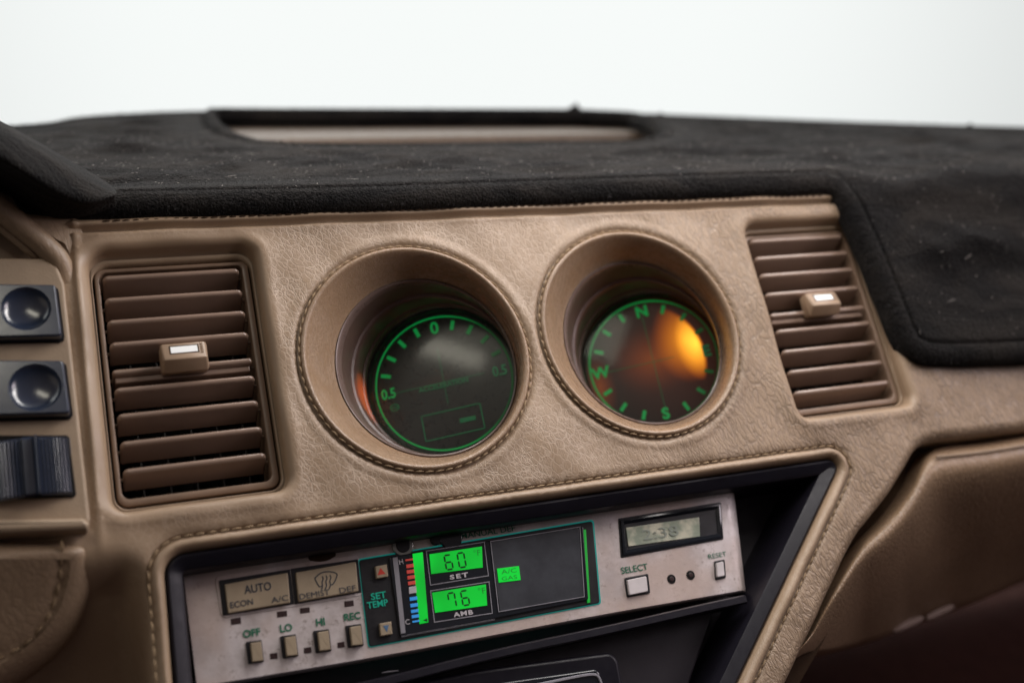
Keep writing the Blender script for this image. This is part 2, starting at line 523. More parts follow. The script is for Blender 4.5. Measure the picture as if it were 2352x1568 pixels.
def ringplate(g, outer, inner, n_top, n_out, n_in, bev=0.0006):
    """frame: outer and inner loops with equal point counts; rounded both edges"""
    o = np.asarray(outer); i = np.asarray(inner)
    def L_(p, n): return [(x, y, n) for x, y in p]
    oi = inset(o, bev); ii = inset(i, -bev)
    oi2 = inset(o, bev * .3); ii2 = inset(i, -bev * .3)
    lofted(g, [L_(o, n_out), L_(o, n_top - bev), L_(oi2, n_top - bev * .3), L_(oi, n_top), L_(ii, n_top), L_(ii2, n_top - bev * .3), L_(i, n_top - bev), L_(i, n_in)])

def resample(pts, step, closed=False):
    p = np.asarray(pts, float)
    if closed: p = np.vstack([p, p[:1]])
    d = np.r_[0, np.cumsum(np.linalg.norm(np.diff(p, axis=0), axis=1))]
    m = max(2, int(round(d[-1] / step)) + 1)
    s = np.linspace(0, d[-1], m)
    q = np.stack([np.interp(s, d, p[:, k]) for k in range(p.shape[1])], 1)
    return q[:-1] if closed else q

def smooth_curve(pts, it=3):
    p = np.asarray(pts, float)
    for _ in range(it):
        q = [p[0]]
        for a, b in zip(p[:-1], p[1:]): q += [a * .75 + b * .25, a * .25 + b * .75]
        q.append(p[-1]); p = np.array(q)
    return p

def tube(g, pts, r, seg=8, closed=False, taper=False, squash=1.0):
    p = np.asarray(pts, float)
    n = len(p)
    rings = []
    for i in range(n):
        if closed: t = p[(i + 1) % n] - p[i - 1]
        else: t = p[min(i + 1, n - 1)] - p[max(i - 1, 0)]
        t = t / (np.linalg.norm(t) + 1e-12)
        b = np.cross(t, [0, 0, 1.0]); b /= np.linalg.norm(b) + 1e-12
        c = np.cross(b, t)
        rr = r * (math.sin(math.pi * (i + .35) / (n - 1 + .7)) ** 0.5 if taper else 1.0)
        rings.append([p[i] + rr * (math.cos(a) * b + squash * math.sin(a) * c) for a in np.linspace(0, 2 * math.pi, seg, endpoint=False)])
    if closed: rings.append(rings[0])
    lofted(g, rings, cap0=not closed, cap1=not closed)

def stitches(g, path, pitch=0.0041, length=0.0033, r=0.00042, lift=0.0, closed=False, slant=0.12):
    q = resample(path, pitch, closed)
    n = len(q)
    for i in range(n if closed else n - 1):
        a = q[i]; b = q[(i + 1) % n]
        t = b - a; l = np.linalg.norm(t)
        if l < 1e-6: continue
        t = t / l; s = np.cross([0, 0, 1.0], t)
        ln = length * rng.uniform(.9, 1.05)
        sl = slant * rng.uniform(.5, 1.5) * r * 4
        pts = []
        for k in range(6):
            f = k / 5
            pts.append(a + t * (f * ln) + s * (f - .5) * sl + np.array([0, 0, lift + 0.00035 * math.sin(math.pi * f)]))
        tube(g, pts, r, 6, taper=True)

def text_geo(g, s, p0, p1, hpx, n, bold=0.0, spacing=1.0, ext=0.00008, skew=0):
    """lettering lying on height n: baseline from photo point p0 to p1, cap height hpx"""
    cu = bpy.data.curves.new('t', 'FONT'); cu.body = s; cu.offset = bold; cu.space_character = spacing
    cu.resolution_u = 3
    ob = bpy.data.objects.new('t', cu)
    me = bpy.data.meshes.new_from_object(ob)
    vs = np.array([v.co[:] for v in me.vertices]); fs = [tuple(f.vertices) for f in me.polygons]
    bpy.data.objects.remove(ob); bpy.data.curves.remove(cu); bpy.data.meshes.remove(me)
    x0, x1 = vs[:, 0].min(), vs[:, 0].max()
    a = at(*p0, n); b = at(*p1, n); up = at(p0[0], p0[1] - hpx, n)
    H = abs(up[1] - a[1])
    e = b - a; wdt = np.linalg.norm(e); e /= wdt
    upv = np.array([-e[1], e[0], 0])
    P = [a + e * ((v[0] - x0) / (x1 - x0) * wdt) + upv * (v[1] / 0.70 * H) for v in vs]
    g.add([p + np.array([0, 0, ext]) for p in P], fs)

# ------------------------------------------------------------------ polygon sheet with holes and height function
def seg_dist(P, poly, closed=True):
    P = P[:, None, :]
    a = poly; b = np.roll(poly, -1, axis=0)
    if not closed: a = poly[:-1]; b = poly[1:]
    out = np.full(len(P), 1e9)
    for k in range(0, len(a), 64):
        A = a[k:k + 64][None]; Bv = b[k:k + 64][None] - A
        t = np.clip(np.sum((P - A) * Bv, -1) / (np.sum(Bv * Bv, -1) + 1e-15), 0, 1)
        d = np.linalg.norm(P - A - t[..., None] * Bv, axis=-1).min(1)
        out = np.minimum(out, d)
    return out

def inside(P, poly):
    x, y = P[:, 0], P[:, 1]
    c = np.zeros(len(P), bool)
    j = len(poly) - 1
    for i in range(len(poly)):
        xi, yi = poly[i]; xj, yj = poly[j]
        m = ((yi > y) != (yj > y)) & (x < (xj - xi) * (y - yi) / ((yj - yi) + 1e-15) + xi)
        c ^= m
        j = i
    return c

def sheet(outer, holes, step, offs=(), lines=()):
    """triangulate outer minus holes with a grid of points; offs: distances of extra point rings round each edge"""
    pts = []; edges = []
    loops = [np.asarray(outer)] + [np.asarray(h) for h in holes]
    for lp in loops:
        k = len(pts); n = len(lp)
        pts += [tuple(p) for p in lp]
        edges += [(k + i, k + (i + 1) % n) for i in range(n)]
    o = loops[0]
    gx = np.arange(o[:, 0].min(), o[:, 0].max(), step); gy = np.arange(o[:, 1].min(), o[:, 1].max(), step * .87)
    gr = np.array([(x + (step / 2 if j % 2 else 0), y) for j, y in enumerate(gy) for x in gx])
    dmin = np.full(len(gr), 1e9)
    for lp in loops: dmin = np.minimum(dmin, seg_dist(gr, lp))
    mo = max(offs) if len(offs) else 0
    keep = inside(gr, o) & (dmin > mo + step * .4)
    for h in loops[1:]: keep &= ~inside(gr, h)
    extra = []
    for li, lp in enumerate(loops):
        lp = ccw(lp)
        for d in offs:
            q = inset(lp, d if li == 0 else -d)
            dd = np.full(len(q), 1e9)
            for l2 in loops: dd = np.minimum(dd, seg_dist(q, l2))
            ok = (dd > d * .9) & inside(q, o)
            for h in loops[1:]: ok &= ~inside(q, h)
            extra.append(q[ok])
    allp = gr[keep]
    if lines:
        dl = np.full(len(allp), 1e9)
        for ln in lines: dl = np.minimum(dl, seg_dist(allp, np.asarray(ln), False))
        allp = allp[dl > step * .5]
        for ln in lines:
            ln = np.asarray(ln)
            dd = np.full(len(ln), 1e9)
            for l2 in loops: dd = np.minimum(dd, seg_dist(ln, l2))
            ok = (dd > mo) & inside(ln, o)
            for h in loops[1:]: ok &= ~inside(ln, h)
            extra.append(ln[ok])
    allp = np.vstack([allp] + extra) if extra else allp
    vin = [Vector((float(a), float(b))) for a, b in pts] + [Vector((float(a), float(b))) for a, b in allp]
    V, E_, Fc, *_ = delaunay_2d_cdt(vin, edges, [], 0, 1e-7)
    V = np.array([(p.x, p.y) for p in V])
    cen = np.array([V[list(f)].mean(0) for f in Fc])
    ok = inside(cen, o)
    for h in loops[1:]: ok &= ~inside(cen, h)
    return V, [tuple(f) for f, k in zip(Fc, ok) if k]

# ================================================================== LARGE STRUCTURE
# ---- vents: frame quads on the recessed plane
VN = -0.0065
def vquad(px, n): return np.array(quad(px, n))
FRAME = {'a': vquad([(209, 624), (562, 594), (650, 1116), (277, 1166)], VN),
         'b': vquad([(1713, 548), (1944, 524), (2063, 914), (1822, 968)], VN)}
def rect_of(q):
    # mean upright rectangle through the four measured corners
    u0 = (q[0, 0] + q[3, 0]) / 2; u1 = (q[1, 0] + q[2, 0]) / 2
    v1 = (q[0, 1] + q[1, 1]) / 2; v0 = (q[2, 1] + q[3, 1]) / 2
    return u0, u1, v0, v1
RA = rect_of(FRAME['a']); RB = rect_of(FRAME['b'])
def rect(u0, u1, v0, v1): return [(u0, v0), (u1, v0), (u1, v1), (u0, v1)]
holeA = rpoly(rect(RA[0] - .0019, RA[1] + .0022, RA[2] - .0026, RA[3] + .0046), [.005, .005, .006, .007], 8)
holeB = rpoly(rect(RB[0] - .0017, RB[1] + .0014, RB[2] - .0026, RB[3] + .0036), [.005, .005, .005, .006], 8)
PODS = [np.array(at(961, 816)[:2]), np.array(at(1475, 760)[:2])]
PR = 0.0475
def circ(c, r, n=96): return np.array([(c[0] + r * math.cos(a), c[1] + r * math.sin(a)) for a in np.linspace(0, 2 * math.pi, n, endpoint=False)])
podH = [circ(c, PR + .0002) for c in PODS]
conPx = [(374, 1272), (1948, 1044), (1701, 1568), (1655, 1665), (406, 1665)]
conQ = [at(x, y, 0)[:2] for x, y in conPx]
holeC = rpoly(conQ, [.0075, .004, 0, .003, .003], 8)
holeC = ccw(holeC)

def fine(loop, step):
    return resample(loop, step, True)
# groove by the glovebox cuts the right part of the skin: skin outline follows it
GL = [(3100, 862), (2440, 972), (2352, 984), (2230, 1000), (2140, 1010), (2108, 1030), (2085, 1075), (2045, 1140), (2000, 1195), (1972, 1226), (1905, 1370), (1850, 1490), (1812, 1568), (1768, 1668)]
GLs = smooth_curve([at(x, y, 0)[:2] for x, y in GL], 2)
u_l = -0.215
outline = [(u_l, 0.0), (u_l, -0.155)] + [tuple(at(330, 1700)[:2])] + [tuple(p) for p in GLs[::-1]] + [(float(GLs[0][0]), 0.076), (u_l, 0.076)]
outline = np.array([(float(a), float(b)) for a, b in outline])
outline = ccw(resample(outline, 0.003, True))
def gv(u): return 0.0579 + (u + .157) / .338 * (-.0026)

holes = [fine(holeA, .0016), fine(holeB, .0016)] + podH + [fine(holeC, .002)]
seamlines = [[(u + (.0006 if i % 2 else 0), gv(u) + d) for u in np.arange(-.17, .2, .0012)] for i, d in enumerate((-.0030, -.0022, -.0015, -.0010, -.0005, 0, .0005, .0010, .0015, .0022, .0030, .0038, .0043, .0048, .0054))]
for k_ in range(-3, 4):
    for o_k in (0, -.0085):
        seamlines.append([(-.1602 + (v_ - .05) * .012 + o_k + k_ * .0008, v_ + (.0008 if k_ % 2 else 0)) for v_ in np.arange(-.09, .0530, .0018)])
Vs, Fs = sheet(outline, holes, 0.0028, offs=(.0004, .0009, .0015, .0022, .003, .0040, .0047, .0052, .0057, .0064), lines=seamlines)
dA = seg_dist(Vs, holes[0]); dB = seg_dist(Vs, holes[1]); dC = seg_dist(Vs, holes[4]); dP = [seg_dist(Vs, podH[0]), seg_dist(Vs, podH[1])]
dG = seg_dist(Vs, GLs, False)
def push(P, f):
    """slide points along the sight lines to a new depth n - f"""
    P = np.asarray(P, float); k = (CAM[2] - (P[:, 2] - f)) / (CAM[2] - P[:, 2])
    return CAM + (P - CAM) * k[:, None]
def low_tilt(P, u0=.146, u1=.158):
    P = np.asarray(P, float)
    d = np.clip(-.058 - P[:, 1], 0, 1)
    return sst(-P[:, 0], u0, u1) * (.75 * d * sst(d, 0, .02))
def sst(x, a, b):
    t = np.clip((x - a) / (b - a), 0, 1); return t * t * (3 - 2 * t)
def roll(d, r): 
    q = np.clip(r - d, 0, r); return -(r - np.sqrt(np.maximum(r * r - q * q, 0)))
def skin_h(V, dA, dB, dC, dP, dG):
    u, v = V[:, 0], V[:, 1]
    h = roll(dA, .0030) + roll(dB, .0030) + roll(dC, .0028) + roll(dG, .005)
    for d in dP: h += -0.0009 * np.exp(-(d / .0008) ** 2) + 0.0004 * np.exp(-((d - .003) / .0016) ** 2)
    # soft swell beside the vents, like padding pulled over the edge
    for d in (dA, dB): h += 0.0008 * np.exp(-((d - .004) / .003) ** 2)
    # seam round the console opening
    h += -0.0022 * np.exp(-((dC - .0052) / .0006) ** 2) + 0.0010 * np.exp(-((dC - .0022) / .0018) ** 2)
    g = gv(u)
    top = sst(u, -.172, -.160) * (1 - sst(u, .190, .20))
    h += top * (-0.0024 * np.exp(-((v - g) / .0008) ** 2) + 0.0016 * np.exp(-((v - g - .0022) / .0014) ** 2) - .0008 * np.exp(-((v - g - .0046) / .0006) ** 2) + .0005 * np.exp(-((v - g + .0018) / .0012) ** 2))
    h += -np.clip(v - (g + .0058), 0, 1) ** 2 * 75
    # left column: two soft ridges then a step down to the switch panel
    low = sst(v, -.066, -.050)
    uo = -.1602 - (v - .05) * -.012
    h += low * (0.0011 * np.exp(-((u - uo) / .0014) ** 2) + 0.0012 * np.exp(-((u - uo + .0085) / .0016) ** 2))
    h -= low * 0.006 * sst(-u, .1715 , .178)
    h += -0.0025 * sst(-v, .066, .12) * sst(-u, .12, .17)
    # passenger side falls gently away
    h -= 0.006 * sst(u, .20, .34)
    # gentle unevenness of stuffed leather
    h += 0.00035 * np.sin(u * 95 + 1.3) * np.sin(v * 120 + .6) + 0.0002 * np.sin(u * 210 + v * 160)
    return h
hh = skin_h(Vs, dA, dB, dC, dP, dG)
dash = thing('dashboard', (0.0, 0.0, 0.0), 'tan leather dashboard fascia with two round stitched openings across the middle', 'dashboard')
Sk = np.column_stack([Vs, hh]); Sk = push(Sk, low_tilt(Sk))
g = G(); g.add(Sk, Fs)
def edge_h(loop, r):
    z = np.zeros(len(loop))
    far = np.full(len(loop), 1.0)
    def dd(k, base): return base
    return skin_h(loop, seg_dist(loop, holes[0]), seg_dist(loop, holes[1]), seg_dist(loop, holes[4]), [seg_dist(loop, podH[0]), seg_dist(loop, podH[1])], seg_dist(loop, GLs, False))
# returns into the openings
for i, dep in ((0, .012), (1, .012), (4, .006)):
    lp = ccw(holes[i]); e = edge_h(lp, 0)
    if i < 2:
        R4 = (RA, RB)[i]; mn = lp.min(0); mx = lp.max(0)
        tg0 = np.array([R4[0], R4[2]]) - .0007; tg1 = np.array([R4[1], R4[3]]) + .0007
        inn = tg0 + (lp - mn) / (mx - mn) * (tg1 - tg0)
        def lv(f, n): return [(x, y, n) for x, y in lp * (1 - f) + inn * f]
        e0 = float(np.mean(e))
        lofted(g, [[(x, y, z) for (x, y), z in zip(lp, e)], lv(.10, e0 - .0014), lv(.30, e0 - .0034), lv(.55, VN + .0010), lv(.85, VN - .0002), lv(1.0, VN - .0018), lv(1.0, VN - .013)], flip=True)
        continue
    lofted(g, [[(x, y, z) for (x, y), z in zip(lp, e)], [(x, y, z - dep * .5) for (x, y), z in zip(inset(lp, .0001), e)], [(x, y, z - dep) for (x, y), z in zip(inset(lp, .0002), e)]], flip=True)
GLr = resample(GLs, .003); e = edge_h(GLr, 0)
lofted(g, [[(x, y, z) for (x, y), z in zip(GLr, e)], [(x, y, z - .02) for (x, y), z in zip(GLr, e)]], closed=False)
skin = g.build('leather_skin', 'leather', dash, area_n=True)
def grain_at(P):
    u, v = P[:, 0], P[:, 1]
    q = sst(np.minimum(seg_dist(P, holes[0]), seg_dist(P, holes[1]) * 1.6), .0012, .0060)
    q *= sst(u, -.157, -.150) * .6 + .4
    q *= 1 - .7 * (1 - sst(u, -.085, -.02)) * (1 - sst(v, -.060, -.050))
    q *= .25 + .75 * sst(seg_dist(P, holes[4]), .004, .007)
    q *= 1 - .8 * sst(v, .0555, .058) * (u < .2)
    q *= np.where((u < -.09) & (v > .046), .45, 1)
    return np.clip(q, 0, 1)
gat = skin.data.attributes.new('grain', 'FLOAT', 'POINT')
gat.data.foreach_set('value', grain_at(np.array(g.v)[:, :2]).astype(np.float32))

# stitching rings and seams
def fpath(px, n=0.0): return np.array([at(x, y, n) for x, y in px])
for c in PODS:
    g = G(); q = circ(c, PR - .0004, 200); stitches(g, np.array([(x, y, .0002) for x, y in q]), closed=True, pitch=.0040, length=.0033, r=.00043)
    g.build('stitching', 'thread', dash)
q = ccw(inset(holeC, -.0053))
q = resample(q, .001, True)
sel = [p for p in q if p[1] > -0.145]
# order: start where the path leaves the left bottom
k0 = int(np.argmin([abs(p[0] - at(362, 1568)[0]) + abs(p[1] - at(362, 1600)[1]) for p in q]))
q = np.roll(q, -k0, axis=0)
if q[10][1] < q[0][1]: q = np.roll(q[::-1], 1, axis=0)
q = q[:int(len(q) * .86)]
g = G(); stitches(g, np.array([(x, y, -.0004) for x, y in q if y > -.15]), pitch=.0042, length=.0034, r=.00036)
g.build('stitching', 'thread', dash)
g = G(); stitches(g, np.array([(u, gv(u) + .0027, .0014) for u in np.arange(-.150, .178, .001)]), pitch=.0036, length=.0027, r=.00030)
g.build('stitching', 'seam_dark', dash)

# pod rims: leather-wrapped cones turned towards the driver
AX = 0.56
def pod_ring(c, r, n, tilt=0.0, k=96, dv=0.0):
    cu = c[0] + AX * (-n if n < 0 else 0); cv = c[1] + dv
    P = []
    for a in np.linspace(0, 2 * math.pi, k, endpoint=False):
        x = r * math.cos(a); y = r * math.sin(a)
        P.append((cu + x * math.cos(tilt), cv + y, n + x * math.sin(tilt)))
    return P
for c in PODS:
    g = G()
    prof = [(.0490, -.0014), (.0478, -.0011), (.0471, -.0009), (.0467, -.0001), (.0463, .0009), (.0457, .0014), (.0450, .0012), (.0443, .0004), (.0437, -.0008), (.0427, -.0030), (.0415, -.0062), (.0406, -.0095), (.0397, -.0122), (.0390, -.0140), (.0385, -.0149), (.0380, -.0153)]
    lofted(g, [pod_ring(c, r, n) for r, n in prof], flip=True)
    g.build('gauge_rim', 'leather_rim', dash, sharp=80)

# dashboard body under the mat, with the recessed speaker tray
ZT = 0.0655
def tray_pt(x, y, z): return np.array(w2f((x, y, z)))
g = G()
bx = np.linspace(-0.5, 0.75, 24)
rows = []
for yy, zz in ((.040, .0380), (.045, .0465), (.08, .0475), (.14, .0465)):
    rows.append([w2f((x, yy, zz)) for x in bx])
lofted(g, rows, closed=False, flip=True)
g.build('dash_top', 'leather_soft', dash)
g = G()
rows = []
for yy, zz in ((.10, .0470), (.20, .0470), (.272, .0475), (.276, .0480), (.278, .0500), (.2788, .0540), (.2805, .0560), (.284, .0568), (.42, .0570)):
    rows.append([w2f((x, yy, zz)) for x in np.linspace(-.14, .30, 40)])
lofted(g, rows, closed=False, flip=True)
g.build('speaker_tray', 'tray', dash)

# ---- dash mat: parameter (x, s): s>0 back over the top, s<0 down the front
V0 = 0.0668; ALPHA = math.radians(0.75)
Pc = f2w((0, V0, .0018))     # crest line point in world (y,z)
RB_ = 0.022
turn = math.radians(55) + ALPHA
tl = RB_ * math.tan(turn / 2)
def mat_base(x, s):
    """returns world point and normal arrays"""
    dt = np.array([math.cos(ALPHA), math.sin(ALPHA)])      # (y,z) going back
    dd = -np.array([math.sin(TILT), math.cos(TILT)])       # going down the fascia
    arc = RB_ * turn
    S0 = arc / 2
    P = np.zeros((len(s), 2)); T = np.zeros((len(s), 2))
    a = s >= S0
    P[a] = Pc[1:] + dt * (s[a] - S0 + tl)[:, None]; T[a] = dt
    b = s <= -S0
    P[b] = Pc[1:] + dd * (-s[b] - S0 + tl)[:, None]; T[b] = -dd
    m = ~(a | b)
    if m.any():
        nt0 = np.array([-dt[1], dt[0]])
        C = Pc[1:] + dt * tl - nt0 * RB_
        ph = (S0 - s[m]) / RB_
        ang0 = math.atan2(nt0[1], nt0[0])
        an = ang0 + ph
        P[m] = C + RB_ * np.stack([np.cos(an), np.sin(an)], 1)
        T[m] = np.stack([np.sin(an), -np.cos(an)], 1)
    Nn = np.stack([-T[:, 1], T[:, 0]], 1)
    Nn[Nn[:, 1] < 0] *= 1
    return P, Nn
def px_top(x, y, z=None):
    d = MFn @ (RC.T @ np.array([(x - PW / 2) / FP, -(y - PH / 2) / FP, -1]))
    c = MFn @ CAM; ta = math.tan(ALPHA)
    # plane z = Pc.z + .0062 + ta (y - Pc.y)
    k = (Pc[2] + .0062 + ta * (c[1] - Pc[1]) - c[2]) / (d[2] - ta * d[1])
    p = c + k * d; return (p[0], (p[1] - Pc[1]) / math.cos(ALPHA))
def px_front(x, y, n=.0035):
    p = at(x, y, n); return (p[0], p[1] - V0 + .0019)
def zb(y): return 0.0
ZB = 0.0672
back = [px_top(x, y, ZB) for x, y in [(-120, 292), (20, 285), (100, 280), (160, 266), (280, 258), (460, 251), (800, 254), (1300, 256), (1450, 257), (1700, 267), (2000, 279), (2200, 285), (2440, 292)]]
front = [px_front(x, y) for x, y in [(150, 500), (171, 497), (400, 494), (804, 488), (1100, 475), (1550, 454), (1800, 446), (1907, 443), (1909, 443), (1911, 443)]]
right = [px_front(x, y) for x, y in [(1914, 446), (1915, 448), (1930, 474), (1952, 520), (1990, 605), (2028, 700), (2058, 780), (2088, 822), (2130, 842), (2240, 842), (2440, 830), (3000, 760)]]
mo = back + [(.72, .12), (.74, .0)] + right[::-1] + front[::-1] + [(-.215, -.004), (-.30, .02), (-.30, .2)]
mo = ccw(resample(smooth_curve(mo + [mo[0]], 2)[:-1], .004, True))
hp = [(500, 262), (506, 282), (530, 303), (640, 324), (820, 326), (1000, 325), (1200, 321), (1400, 321), (1475, 316), (1516, 300), (1500, 285), (1424, 264), (1000, 263), (700, 263)]
hol = [px_top(x, y, .0655 if y < 300 else .064) for x, y in hp]
hol = ccw(resample(smooth_curve(hol + [hol[0]], 1)[:-1], .004, True))
Vm, Fm = sheet(mo, [hol], 0.0034, offs=(.0003, .0009, .002, .0036, .0055, .0075, .0088, .0094, .0099, .0104, .0112, .0126))
dO = seg_dist(Vm, mo); dH = seg_dist(Vm, hol)
de = np.minimum(dO, dH)
TH = .0050; WD = .0048
def mat_height(x, s, de, dO):
    q = np.clip(1 - de / WD, 0, 1)
    t = TH * np.sqrt(np.maximum(1 - q ** 2.4, 0))
    t -= .0015 * np.exp(-((de - .0098) / .0008) ** 2)
    t += .0009 * np.exp(-((de - .0062) / .0026) ** 2)
    t += .0042 * np.exp(-((dH - .004) / .005) ** 2) * sst(s, .16, .23)
    inner = sst(de, .012, .04)
    wr = 0
    for k in range(16):
        a = rngm[k]
        ph_ = x * a[1] + s * a[2] + a[3] + 1.2 * np.sin(x * a[2] * .3 + a[3])
        wr = wr + a[0] * (1.6 * (1 - np.abs(np.sin(ph_ * .5))) ** 3 - .35) * (.4 + .6 * np.sin(x * 17 + a[3] * 3 + s * 9) ** 2)
    t = t + inner * wr
    # raised rim behind the speaker opening
    return t
rngm = [(rng.uniform(.0005, .0013) , rng.uniform(-45, 45), rng.uniform(60, 170) * rng.choice([-1, 1]), rng.uniform(0, 6)) for _ in range(16)]
Pm, Nm = mat_base(Vm[:, 0], Vm[:, 1])
tt = mat_height(Vm[:, 0], Vm[:, 1], de, dO)
Nm[Nm[:, 1] < 0] *= -1
Wm = np.stack([Vm[:, 0], Pm[:, 0] + Nm[:, 0] * tt, Pm[:, 1] + Nm[:, 1] * tt], 1)
Fmat = Wm @ MFn      # rows: world -> F (MFn.T @ w)
matt = thing('dash_mat', Fmat.mean(0), 'black velour mat draped over the top of the tan leather dashboard', 'dash mat')
g = G(); g.add(Fmat, Fm)
# edge walls down
for lp, fl, dp_ in ((mo, False, .004), (hol, True, .0025)):
    lp = ccw(lp); Pq, Nq = mat_base(lp[:, 0], lp[:, 1]); Nq[Nq[:, 1] < 0] *= -1
    a = np.stack([lp[:, 0], Pq[:, 0], Pq[:, 1]], 1)
    b = np.stack([lp[:, 0], Pq[:, 0] - Nq[:, 0] * dp_, Pq[:, 1] - Nq[:, 1] * dp_], 1)
    lofted(g, [list(a @ MFn), list(((a + b) / 2) @ MFn), list(b @ MFn)], flip=not fl)
velour = g.build('velour_cover', 'carpet', matt, area_n=True)

# short pile: thousands of tiny blades standing out of the velour
def pile(P, Nn, count, wts, lmin, lmax, wd, lay):
    idx = rng.choice(len(P), count, p=wts / wts.sum())
    b = P[idx] + rng.normal(0, .0011, (count, 3)) * np.array([1, .5, .5])
    nn = Nn[idx]
    b = b - nn * np.sum((b - P[idx]) * nn, 1)[:, None] - nn * .0001
    t1 = np.cross(nn, rng.normal(0, 1, (count, 3))); t1 /= np.linalg.norm(t1, axis=1)[:, None]
    t2 = np.cross(nn, t1)
    ln = rng.uniform(lmin, lmax, count)[:, None]
    tip = b + nn * ln + t2 * ln * rng.uniform(-lay, lay, count)[:, None] + t1 * ln * rng.uniform(-lay, lay, count)[:, None]
    w_ = wd * rng.uniform(.6, 1.3, count)[:, None]
    V = np.empty((count * 3, 3)); V[0::3] = b - t1 * w_; V[1::3] = b + t1 * w_; V[2::3] = tip
    return V, [(3 * i, 3 * i + 1, 3 * i + 2) for i in range(count)]
tri = np.array([f[:3] for f in Fm]); Nv = np.zeros_like(Fmat)
cr_ = np.cross(Fmat[tri[:, 1]] - Fmat[tri[:, 0]], Fmat[tri[:, 2]] - Fmat[tri[:, 0]])
for k in range(3): np.add.at(Nv, tri[:, k], cr_)
Nv /= np.linalg.norm(Nv, axis=1)[:, None] + 1e-15
ar = np.zeros(len(Fmat)); aa_ = np.linalg.norm(cr_, axis=1)
for k in range(3): np.add.at(ar, tri[:, k], aa_)
vis_ = (Vm[:, 0] > -.2) & (Vm[:, 0] < .42)
wt = ar * vis_ * np.exp(-np.clip(Vm[:, 1], 0, 1) / .12)
g = G(); V_, F_ = pile(Fmat, Nv, 60000, wt, .0004, .0012, .00007, 1.1); g.add(V_, F_)
wt = ar * vis_ * (dO < .010) * (Vm[:, 1] < .02)
V_, F_ = pile(Fmat, Nv, 16000, wt, .0005, .0013, .00009, .9); g.add(V_, F_)
wt = ar * vis_ * (de < .012) * (Vm[:, 1] > .1)
V_, F_ = pile(Fmat, Nv, 7000, wt, .0008, .0020, .00012, .8); g.add(V_, F_)
g.build('velour_pile', 'pile', matt, smooth=False)

# mat over the instrument hood, upper left: a thick rolled flap
def hood_rows():
    up_ = [(-500, -60), (-90, 232), (0, 283), (60, 315), (120, 349), (180, 385), (232, 415), (266, 436)]
    ns = [.075, .040, .034, .029, .023, .017, .012, .008]
    lo = [(-500, 60), (-90, 322), (0, 366), (60, 402), (110, 434), (155, 458), (205, 472), (262, 452)]
    md = [(-500, 0), (-90, 285), (0, 332), (60, 366), (120, 402), (175, 436), (230, 452), (268, 444)]
    un = [(-500, 160), (-90, 400), (0, 420), (50, 450), (90, 480), (130, 500), (190, 498), (262, 480)]
    un2 = [(-500, 240), (-90, 470), (0, 475), (50, 492), (90, 508), (130, 512), (190, 503), (262, 486)]
    bk = [f2w(at(x, y, n)) + np.array([0.0, .06, -.004]) for (x, y), n in zip(up_, ns)]
    bk2 = [f2w(at(x, y, n)) + np.array([0.0, .10, -.04]) for (x, y), n in zip(up_, ns)]
    R_ = []
    R_.append([w2f(p) for p in bk2]); R_.append([w2f(p) for p in bk])
    R_.append([at(x, y, n - .002) for (x, y), n in zip(up_, ns)])
    R_.append([at(x, y, n + .005) for (x, y), n in zip(md, ns)])
    R_.append([at(x, y, n + .006) for (x, y), n in zip(lo, ns)])
    R_.append([at(x, y + 8, n - .002) for (x, y), n in zip(lo, ns)])
    R_.append([at(x, y, n * .2 + .002) for (x, y), n in zip(un, ns)])
    R_.append([at(x, y, -.006) for (x, y), n in zip(un2, ns)])
    return R_
R_ = [smooth_curve(r, 2) for r in hood_rows()]
C_ = np.array(R_)
C2 = np.array([smooth_curve(C_[:, j], 3) for j in range(C_.shape[1])]).transpose(1, 0, 2)
g = G(); lofted(g, [list(r) for r in C2], closed=False)
g.build('hood_flap', 'carpet', matt, sharp=80)
# small fold tips on the far edge
for (x, y, wpx, hpx) in ((1315, 254, 30, 16), (2222, 288, 16, 7), (1510, 262, 22, 6)):
    qx, qs = px_top(x, y + 4); c0 = np.array([qx, Pc[1] + qs, Pc[2] + .0062 + qs * math.tan(ALPHA)])
    g = G(); rings = []
    for k, f in enumerate((1.0, .9, .6, .25, .05)):
        rr = wpx / FP * .8 * f * .75
        rings.append([w2f(c0 + np.array([rr * math.cos(a) + k * .0008, rr * .5 * math.sin(a), (hpx / FP) * 1.1 * k / 4])) for a in np.linspace(0, 6.283, 14, endpoint=False)])
    lofted(g, rings, cap1=True)
    g.build('edge_fold', 'carpet', matt)

# ---- dark footwell behind everything, lower right
fl = G()
fl.add([w2f(p) for p in ((-.6, .20, -.30), (1.0, .20, -.30), (1.0, .22, .0), (-.6, .22, .0))], [(0, 1, 2, 3)])
o = fl.build('footwell_wall', 'dark_floor'); setp(o, kind='structure', label='dark carpeted footwell behind the glovebox', cat='wall')
fl = G()
fl.add([w2f(p) for p in ((-.6, -.6, -.45), (1.0, -.6, -.45), (1.0, .25, -.30), (-.6, .25, -.30))], [(0, 1, 2, 3)])
o = fl.build('footwell_floor', 'dark_floor'); setp(o, kind='structure', label='dark carpeted floor under the dashboard', cat='floor')

